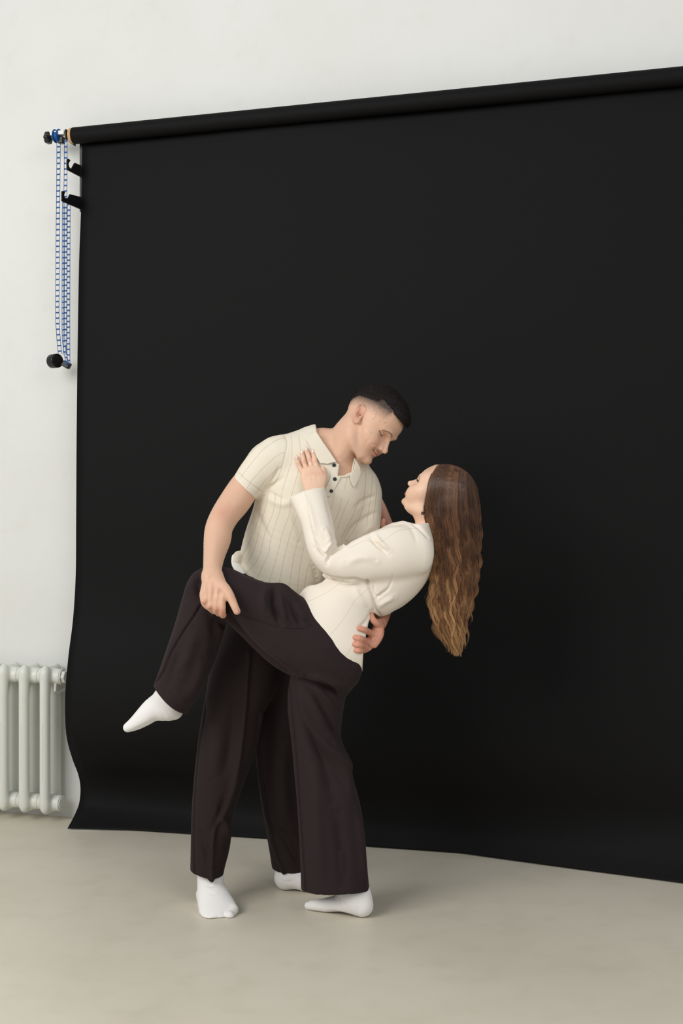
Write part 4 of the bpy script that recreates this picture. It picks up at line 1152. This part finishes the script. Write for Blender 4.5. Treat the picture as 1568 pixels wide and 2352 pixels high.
# nails and ring
def nail(tip, prev, r, m, parent, sc=1.0, ln=.0085, up=.0005):
    a = px(*tip); b_ = px(*prev); t = nrm(a-b_); n = nrm(np.array([0, -1, 0])-t*(np.array([0, -1, 0])@t)); s_ = np.cross(t, n)
    v = []; nu, nv = 7, 6
    for j in range(nv):
        for i in range(nu):
            an = (i/(nu-1)-.5)*2.0; tt_ = j/(nv-1)
            w = r*sc*(1-.35*max(0, tt_-.6)/.4)
            v.append(a+t*(-ln*.55+ln*tt_)+s_*math.sin(an)*w+n*(math.cos(an)*(r+up)-.0004*tt_*2))
    f_ = [(j*nu+i, j*nu+i+1, (j+1)*nu+i+1, (j+1)*nu+i) for j in range(nv-1) for i in range(nu-1)]
    o = mesh_obj('fingernail', v, f_, m, parent)
    md = o.modifiers.new('thickness', 'SOLIDIFY'); md.thickness = .0006
for P in WF:
    a, b_ = [hp(*p, .0012) for p in (P[-1], P[-2])]
    nail((a[0], a[1]-2, a[2]-.000), b_[:3], a[3]*.95, M['nail'], wb, ln=.012)
nail((545, 1405, 3.751), (538, 1391, 3.753), .0108, M['nailM'], [c for c in man.children if c.name.startswith('body')][0], sc=.72, ln=.012, up=.0016)
rp = hp(713.5, 1065.5, .0071, .0012); rp2 = hp(711, 1058, .007, .0012)
a, b_ = px(*rp[:3]), px(*rp2[:3]); t = nrm(b_-a); n = nrm(np.array([0, -1, 0])-t*(np.array([0, -1, 0])@t)); s_ = np.cross(t, n)
b = MB(); b.tube([a+.0076*(math.cos(k/20*2*math.pi)*s_+math.sin(k/20*2*math.pi)*n) for k in range(20)], .0007, 8, closed=True)
rg = b.build('ring', M['gold'], woman, smooth=True)
b = MB(); b.lathe(a+n*.0078, n, [(0, .0008), (.0012, .0022), (.0022, .0022), (.003, .0014)], 8); b.build('stone', M['diamond'], rg)

t0 = time.time()
V, F = mesh_shape(J, .0024, smooth=4)
ZA = lambda pts: [(640+a/3.136, 840+b_/3.136) for a, b_ in pts]
J1 = [  # folds: valleys negative, ridges positive  (zoom-A coordinates)
    (ZA([(470, 1290), (400, 1330), (360, 1380), (345, 1430)]), -.009, 4), (ZA([(400, 1268), (460, 1275), (480, 1300)]), .006, 4), (ZA([(270, 1310), (330, 1360), (380, 1320), (390, 1280)]), -.007, 4.5),
    (ZA([(390, 1265), (350, 1320), (350, 1360)]), .006, 4), (ZA([(240, 1180), (300, 1290), (360, 1330)]), -.005, 6), (ZA([(330, 1180), (360, 1240), (350, 1290)]), .005, 6),
    (ZA([(650, 1225), (700, 1280), (790, 1360)]), -.0065, 4.5), (ZA([(690, 1215), (740, 1280), (800, 1330)]), .004, 5), (ZA([(480, 1420), (600, 1380), (700, 1400)]), .004, 9), (ZA([(300, 1500), (450, 1560), (640, 1540)]), .004, 8),
    (ZA([(540, 1280), (640, 1230), (800, 1180), (940, 1160)]), .003, 5), (ZA([(180, 900), (240, 1100), (270, 1280)]), .003, 6), (ZA([(340, 920), (370, 1050), (400, 1170)]), -.003, 6)]
ZB = lambda pts: [(620+a/3.136, 1300+b_/3.136) for a, b_ in pts]
J1 += [(ZB([(410, 75), (520, 100), (620, 98), (705, 122)]), -.008, 4, 1), (ZB([(700, 110), (735, 200), (760, 290), (800, 370)]), -.006, 3.5, 1), (ZB([(740, 130), (770, 220), (850, 160)]), -.004, 3), (ZB([(750, 260), (800, 200), (850, 165), (890, 60)]), -.003, 2.5),
       (ZB([(770, 300), (820, 260), (900, 220)]), .005, 6), (ZB([(880, 340), (1000, 270), (1100, 220), (1160, 140)]), -.004, 5), (ZB([(600, 130), (640, 220), (700, 300)]), .003, 7),
       (ZB([(640, 440), (690, 400), (760, 290)]), -.004, 4), (ZB([(270, 170), (330, 110), (450, 85)]), .004, 6)]
J1 += [([(948, 1202), (966, 1217), (982, 1234)], -.003, 3.5, 1), ([(938, 1205), (950, 1225), (958, 1250)], -.0015, 5)]
jl = [ZB([(185, 282), (260, 262), (350, 220), (440, 170), (530, 100)]), ZB([(400, 530), (500, 420), (580, 300), (620, 240), (710, 160)]), ZB([(525, 680), (570, 610), (600, 560)]),
      ZA([(180, 890), (200, 960), (225, 1100), (250, 1220), (280, 1320), (330, 1370)]), ZA([(520, 1310), (620, 1260), (720, 1275), (860, 1190), (1000, 1170)])]
V = sculpt(V, F, [(a, b_*1.5, *c) for a, b_, *c in J1])
x, y = PXY(V)
jk = mesh_obj('jacket', V, F, M['jacket'], woman, attrs=linefield(V, F, jl))
print('jacket', len(V), time.time()-t0)
# stand of the collar
S = Shape().add(pairs((950, 1192, 1008, 1196, 3.95, .052), (945, 1206, 1005, 1216, 3.95, .06), (940, 1225, 1000, 1245, 3.95, .07)), .01)
S.cut(outline([(952, 1203), (965, 1202.5), (984, 1201), (1004, 1200), (1010, 1245), (975, 1240), (960, 1222), (940, 1212)]), .002)
S.sub(pairs((952, 1180, 1006, 1184, 3.95, .049), (952, 1206, 1002, 1212, 3.95, .050)), .002)
V, F = mesh_shape(S, .0024); mesh_obj('collar', V, F, M['jacket'], jk)

# ---- woman's trousers
tw = Shape()
thigh = pairs((812, 1490, 800, 1575, 3.93, .07), (790, 1450, 770, 1592, 3.925, .095), (750, 1412, 712, 1570, 3.905, .10), (700, 1385, 660, 1545, 3.895, .095), (655, 1350, 615, 1506, 3.885, .09), (605, 1336, 575, 1468, 3.88, .085), (555, 1320, 541, 1434, 3.88, .08),
              (515, 1303, 508, 1420, 3.88, .075), (485, 1302, 484, 1412, 3.882, .066), (468, 1316, 470, 1400, 3.885, .052), res=4)
shin = pairs((462, 1306, 512, 1400, 3.885, .062), (446, 1325, 513, 1412, 3.885, .066), (430, 1360, 509, 1440, 3.89, .07), (412, 1410, 503, 1478, 3.90, .07), (394, 1460, 492, 1518, 3.912, .07), (378, 1505, 478, 1555, 3.925, .07), (362, 1550, 459, 1594, 3.94, .072), (345, 1590, 431, 1634, 3.955, .074), (328, 1625, 414, 1668, 3.965, .075))
stand_ = pairs((720, 1470, 815, 1490, 3.95, .09), (672, 1545, 828, 1548, 3.955, .105), (660, 1610, 797, 1615, 3.96, .098), (668, 1690, 790, 1690, 3.965, .09), (675, 1770, 806, 1765, 3.965, .088), (682, 1850, 828, 1845, 3.96, .088), (687, 1930, 838, 1925, 3.955, .088), (690, 2000, 843, 1995, 3.95, .088), (692, 2100, 854, 2095, 3.945, .088), res=4)
tw.add(thigh, .02)
tw.add(rod((630, 1355, 3.87, .012), (648, 1352, 3.865, .014), (664, 1368, 3.86, .012)), .03)
tw.add(Shape().add(shin, 0).sub(Fn(lambda P: np.maximum(shin.grow(-.008).ev(P), (1545-PXY(P)[1])*P[:, 1]/F0)), .002), .015)
tw.add(Shape().add(stand_, 0).sub(Fn(lambda P: np.maximum(stand_.grow(-.008).ev(P), P[:, 2]-.22)), .002), .02)
def hem_w(P):
    x, y = PXY(P)
    d1 = ((x-352)*(-(1640-1578))+(y-1578)*(418-352))/math.hypot(62, 66)
    bow = 7*np.clip(1-((x-385)/36)**2, 0, 1)
    d1 = d1-bow+ (P[:, 1]-3.89)*60
    d2 = y-2056.5+(P[:, 1]-3.86)*250*.6
    return (np.where(x < 560, np.where(y > 1500, d1, -50), d2)*P[:, 1]/F0).astype(np.float32)
tw.cut(outline([(836, 1480), (834, 1530), (830, 1548), (822, 1568), (806, 1586), (793, 1602), (789, 1640), (783, 1690), (790, 1712), (799, 1732), (803, 1772), (822, 1812), (838, 1870), (850, 1930), (858, 1990), (866, 2058), (880, 2200), (200, 2200), (200, 1200), (840, 1200)]), .02)
tw.cut(Fn(hem_w), .002)
t0 = time.time()
V, F = mesh_shape(tw, .0034, smooth=3)
ZC = lambda pts: [(260+a/2.613, 1280+b_/2.613) for a, b_ in pts]
tl = [ZC([(525, 285), (480, 360), (410, 460), (340, 580), (300, 680), (245, 765)]), ZC([(760, 345), (850, 375), (1020, 425), (1150, 425), (1190, 405)]), [(663, 1560), (672, 1650), (682, 1760), (692, 1900), (702, 2054)]]
V = sculpt(V, F, [(p_, a_*2.2, *w_) for p_, a_, *w_ in [(tl[0], -.004, 2.6, 1), (tl[2], -.003, 2.4, 1),
    (ZC([(660, 300), (760, 440), (880, 570), (1000, 660), (1100, 730)]), -.009, 4.5), (ZC([(690, 290), (800, 420), (920, 540), (1050, 650)]), .005, 5),
    (ZC([(975, 180), (960, 280), (1000, 400)]), -.009, 6), (ZC([(1000, 215), (1010, 300), (1040, 400)]), .006, 6), (ZC([(1060, 250), (1090, 330), (1130, 410)]), -.005, 6), (ZC([(1110, 310), (1150, 390)]), .004, 6),
    (ZC([(920, 170), (900, 260), (920, 340)]), .004, 8), (ZC([(530, 100), (500, 170), (515, 260)]), -.007, 6), (ZC([(510, 80), (470, 160), (430, 260)]), .004, 10),
    (ZC([(600, 350), (620, 500), (600, 640)]), -.008, 12), (ZC([(480, 420), (460, 560), (400, 700)]), .005, 14), (ZC([(400, 560), (350, 680), (330, 800)]), -.005, 10), (ZC([(540, 600), (500, 740), (440, 860)]), .005, 12),
    (ZC([(1100, 735), (1200, 760), (1300, 800), (1380, 830)]), -.010, 6), (ZC([(1150, 710), (1260, 730), (1400, 790)]), .006, 8),
    ([(685, 1570), (700, 1640), (738, 1702), (788, 1752), (815, 1795)], .0055, 8), ([(693, 1568), (731, 1614), (769, 1683), (796, 1722)], -.0065, 6), ([(690, 1640), (720, 1710), (770, 1770), (800, 1820)], -.004, 9), ([(715, 1565), (755, 1610), (782, 1650)], .004, 6), ([(735, 1560), (770, 1590), (788, 1615)], -.0045, 5),
    (ZC([(620, 380), (720, 450), (800, 520)]), -.006, 6), ([(700, 1650), (745, 1760), (775, 1860)], -.007, 14), ([(760, 1700), (790, 1760), (810, 1850)], .006, 12), ([(780, 1690), (796, 1722), (800, 1765)], .006, 8),
    ([(720, 1750), (730, 1900), (735, 2050)], .007, 16), ([(770, 1850), (785, 1950), (790, 2050)], -.006, 14), ([(820, 1850), (830, 1950), (838, 2050)], .005, 8)]])
mesh_obj('trousers', V, F, M['trouserW'], woman, attrs=linefield(V, F, tl))
print('tw', len(V), time.time()-t0)

# ---- woman's socks
sk = Shape()
g0 = lambda x_, y_, Y, z: np.array([px(x_, y_, Y)[0], Y, z])
sk.add(pairs((782, 2020, 842, 2020, 3.945, .036), (780, 2050, 850, 2050, 3.94, .037)), .02)
sk.add(rodw((g0(832, 0, 3.93, .034), .034), (g0(815, 0, 3.937, .04), .036), (g0(785, 0, 3.95, .034), .030), (g0(752, 0, 3.968, .025), .022), (g0(725, 0, 3.985, .018), .017), (g0(708, 0, 3.995, .014), .0125)), .03)
sk.add(rodw((g0(740, 0, 4.0, .016), .016), (g0(715, 0, 4.02, .013), .011)), .015)
sk.sub(Ell(g0(775, 0, 3.93, -.006), np.eye(3), (.045, .03, .018)), .015)
sk.cut(Fn(lambda P: (.001-P[:, 2]).astype(np.float32)), .003)
V, F = mesh_shape(sk, .0028)
V = sculpt(V, F, [([(775, 2060), (785, 2068), (792, 2078)], -.002, 2.5), ([(768, 2062), (776, 2072), (780, 2082)], -.0015, 2.5), ([(712, 2074), (716, 2080)], -.001, 2.5)])
mesh_obj('sock', V, F, M['sock'], woman)
sk = Shape()
sk.add(pairs((372, 1560, 432, 1596, 3.955, .04), (352, 1594, 413, 1636, 3.955, .04), (333, 1610, 372, 1648, 3.95, .036), (316, 1630, 346, 1662, 3.945, .031), (300, 1649, 322, 1673, 3.942, .026), (286, 1663, 301, 1679, 3.94, .019), res=4), .02)
sk.add(rod((400, 1632, 3.97, .028), (392, 1630, 3.965, .03)), .02)
V, F = mesh_shape(sk, .0028)
V = sculpt(V, F, [([(300, 1678), (325, 1668), (360, 1650)], -.0015, 3), ([(308, 1655), (318, 1650)], -.001, 4)])
mesh_obj('sock', V, F, M['sock'], woman)

# ---- earring
b = MB(); ec = px(970.6, 1179, 3.875)
for k in range(4):
    an = k*math.pi/2+.5; d_ = np.array([math.cos(an), 0, math.sin(an)])*.0035
    b.lathe(ec+d_, (0, -1, 0), [(0, .002), (.0015, .0026), (.003, .0016)], 10)
b.tube([ec+np.array([.001, .0, .003]), ec+np.array([.002, .012, .010]), ec+np.array([.003, .026, .012])], .0006, 6)
b.build('earring', M['blackplastic'], woman)

# ---- long hair
rs = np.random.RandomState(11)
LB = [(1002, 1071), (993, 1086), (986, 1104), (982, 1128), (978, 1150), (976, 1165), (979, 1195), (984, 1225), (991, 1255), (996, 1290), (992, 1330), (988, 1370), (989, 1410), (998, 1445), (1012, 1480), (1024, 1506)]
RB = [(1030, 1067), (1062, 1080), (1082, 1097), (1093, 1118), (1099, 1145), (1102, 1180), (1103, 1215), (1101, 1260), (1098, 1300), (1094, 1335), (1086, 1375), (1079, 1410), (1075, 1440), (1070, 1475), (1066, 1510)]
LBa, RBa = np.array(LB), np.array(RB)
SKc = HW.w(-3, 0, 42)
GX, GY = np.arange(962, 1116, 4.), np.arange(1056, 1290, 4.)
hh = Shape().add(HW.ell(-3, 0, 41, 92, 75, 77), .02).add(HW.ell(-8, 0, 44, 93, 75, 76), .02).add(rod((1000, 1165, 3.95, .06), (1000, 1230, 3.955, .07)), .03).add(HW.ell(30, 0, 10, 50, 69, 60), .03)
YY = np.linspace(3.80, 4.10, 151)
gx, gy, gY = np.meshgrid(GX, GY, YY, indexing='ij')
P_ = np.stack([(gx-CX)/F0*gY, gY, CAMH-(gy-CY)/F0*gY], -1).reshape(-1, 3).astype(np.float32)
Dg = hh.ev(P_).reshape(gx.shape); inside = Dg < 0
near = np.where(inside.any(2), YY[np.argmax(inside, 2)], 3.955); far = np.where(inside.any(2), YY[len(YY)-1-np.argmax(inside[:, :, ::-1], 2)], 3.955)
for _ in range(3):
    for A_ in (near, far):
        A_[1:-1, 1:-1] = (A_[1:-1, 1:-1]*2+A_[:-2, 1:-1]+A_[2:, 1:-1]+A_[1:-1, :-2]+A_[1:-1, 2:])/6
def samp(A_, x, y):
    i = np.clip((x-GX[0])/4, 0, len(GX)-1.001); j = np.clip((y-GY[0])/4, 0, len(GY)-1.001); a = i.astype(int); b_ = j.astype(int); fx, fy = i-a, j-b_
    return A_[a, b_]*(1-fx)*(1-fy)+A_[a+1, b_]*fx*(1-fy)+A_[a, b_+1]*(1-fx)*fy+A_[a+1, b_+1]*fx*fy
def strands(n, K, side, seed, spread=1.0, wave=1.0, lo=0.0, hi=1.0):
    rs = np.random.RandomState(seed)
    nl = max(n//100, 1)
    lv = rs.uniform(lo, hi, nl); lph = lv*4+rs.uniform(0, 1.1, nl); lamp = rs.uniform(.7, 1.3, nl); lper = rs.uniform(66, 76, nl); lend = rs.uniform(0, 1, nl)**2; ld = rs.uniform(0, 1, nl); lt = rs.normal(0, 1, nl)
    k = rs.randint(0, nl, n)
    v = np.clip(lv[k]+rs.normal(0, .032*spread, n), 0, 1)
    RBx = np.where(RBa[:, 1] < 1119, 1094., RBa[:, 0])
    y0 = np.full(n, 1100.)
    for _ in range(12):
        x0_ = np.interp(y0, LBa[:, 1], LBa[:, 0])*(1-v)+np.interp(y0, RBa[:, 1], RBx)*v
        y0 = .5*y0+.5*np.interp(x0_, [976, 979, 984, 991, 1002, 1015, 1030, 1047, 1062, 1074, 1084, 1094, 1104], [1165, 1140, 1110, 1088, 1071, 1067, 1066.5, 1071, 1078, 1087, 1099, 1117, 1160])
    y0 = y0+rs.uniform(-1, 3, n)
    yend = np.interp(v, [0, .12, .3, .5, .7, .85, 1], [1380, 1455, 1498, 1506, 1510, 1490, 1370])-lend[k]*70-rs.uniform(0, 18, n)
    t = np.linspace(0, 1, K)[None, :]**1.0
    y = y0[:, None]+(yend-y0)[:, None]*t
    xl = np.interp(y, LBa[:, 1], LBa[:, 0]); xr = np.interp(y, RBa[:, 1], RBx)
    # hair gathers into locks towards the tips
    vv = v[:, None]+(lv[k]-v)[:, None]*np.clip((y-1200)/320, 0, .72)
    vv = vv+.03*lt[k][:, None]*np.clip((y-1150)/300, 0, 1)
    vv = np.clip(vv, -.02, 1.02)
    amp = np.clip((y-1140)/160, 0, 1)*4.6*wave*lamp[k][:, None]
    ph = (y/lper[k][:, None]*2*math.pi+lph[k][:, None])
    x = xl+(xr-xl)*vv+amp*np.sin(ph)+rs.normal(0, .45, n)[:, None]*(1+np.clip((y-1150)/200, 0, 1)*1.2)
    # depth: over the skull, then hanging straight down
    a = (2*vv-1); prof_ = np.sqrt(np.clip(1-a*a*.95, 0.02, 1))
    dist = np.interp(y, [1060, 1080, 1110, 1150, 1200, 1300, 1420, 1510], [.020, .066, .086, .092, .092, .080, .055, .03])
    lay = (ld[k][:, None]*.25+rs.uniform(0, .25, n)[:, None])
    Yh_ = 3.955-side*dist*prof_
    hd = samp(near, x, y) if side > 0 else samp(far, x, y)
    w_ = np.clip((y-1165)/90, 0, 1)
    Yd = np.where(side > 0, np.minimum(Yh_, hd)*(1-w_)+Yh_*w_, np.maximum(Yh_, hd)*(1-w_)+Yh_*w_)
    Yd = Yd-side*(.010-lay*.022*np.clip((y-1100)/100, .25, 1.6))-side*amp*.0004*np.cos(ph)
    X = (x-CX)/F0*Yd; Z = CAMH-(y-CY)/F0*Yd
    P = np.stack([X, Yd, Z], -1)
    tone = rs.normal(0, .12, n)+rs.normal(0, .19, nl)[k]
    g = np.clip((y-1170)/330, 0, 1)**1.3
    edge = np.exp(-((v-.08)/.10)**2)[:, None]*np.clip((y-1150)/80, 0, 1)*.5
    m = np.clip(g*.72+edge+tone[:, None]*.7+.14, 0, 1)[..., None]
    dark, mid, lite = np.array(srgb(60, 38, 26)), np.array(srgb(128, 86, 56)), np.array(srgb(208, 164, 112))
    col = np.where(m < .5, dark+(mid-dark)*(m/.5), mid+(lite-mid)*((m-.5)/.5))
    return P, col
K = 38
allV, allF, allC, off = [], [], [], 0
for n, side, seed, sp in ((14000, 1, 1, 1.0), (3500, -1, 2, 1.0)):
    P, col = strands(n, K, side, seed, sp)
    r = np.full(K, .00042); r[-6:] = np.linspace(.0004, .0001, 6)
    a, b_, c = strands_mesh('', P, r, col, None, None)
    allV.append(a); allF.append(b_+off); allC.append(c); off += len(a)
P, col = strands(260, K, 1, 9, 6.0, 1.8)
P[..., 0] += np.random.RandomState(4).normal(0, .006, 260)[:, None]*np.linspace(.2, 1, K)[None]
a, b_, c = strands_mesh('', P, np.full(K, .00022), col, None, None); allV.append(a); allF.append(b_+off); allC.append(c); off += len(a)
# dense inner mass
core = Shape()
def cst(y, inset, b_):
    xl = np.interp(y, LBa[:, 1], LBa[:, 0]); xr = np.interp(y, RBa[:, 1], RBa[:, 0]); return (xl+inset, y, xr-inset, y, 3.962, b_)
core.add(pairs(*[cst(y_, i_, b_) for y_, i_, b_ in ((1100, 8, .045), (1130, 7, .062), (1170, 8, .066), (1220, 10, .066), (1300, 14, .056), (1380, 18, .042), (1430, 24, .03), (1465, 30, .015))]), .02)
core.add(HW.ell(-8, 0, 44, 92, 74, 75), .02)
core.cut(outline([(1090, 1122), (1081, 1106), (1071, 1094), (1060, 1085), (1046, 1078), (1030, 1074), (1014, 1074), (1003, 1078), (994, 1090), (987, 1106), (983, 1130), (979, 1152), (978, 1168), (982, 1200), (990, 1240), (996, 1280), (996, 1400), (1010, 1480), (1070, 1480), (1100, 1300), (1100, 1170), (1097, 1140)]), .004)
V, F = mesh_shape(core, .004)
x, y = PXY(V)
g = np.clip((y-1150)/330, 0, 1)[:, None]
cc = np.array(srgb(56, 38, 29))*(1-g)+np.array(srgb(120, 84, 56))*g
allV.append(V); allF.append(F+off); allC.append(cc)
mesh_obj('hair', np.concatenate(allV), np.concatenate(allF), M['hairW'], woman, attrs={'col': np.concatenate(allC)})
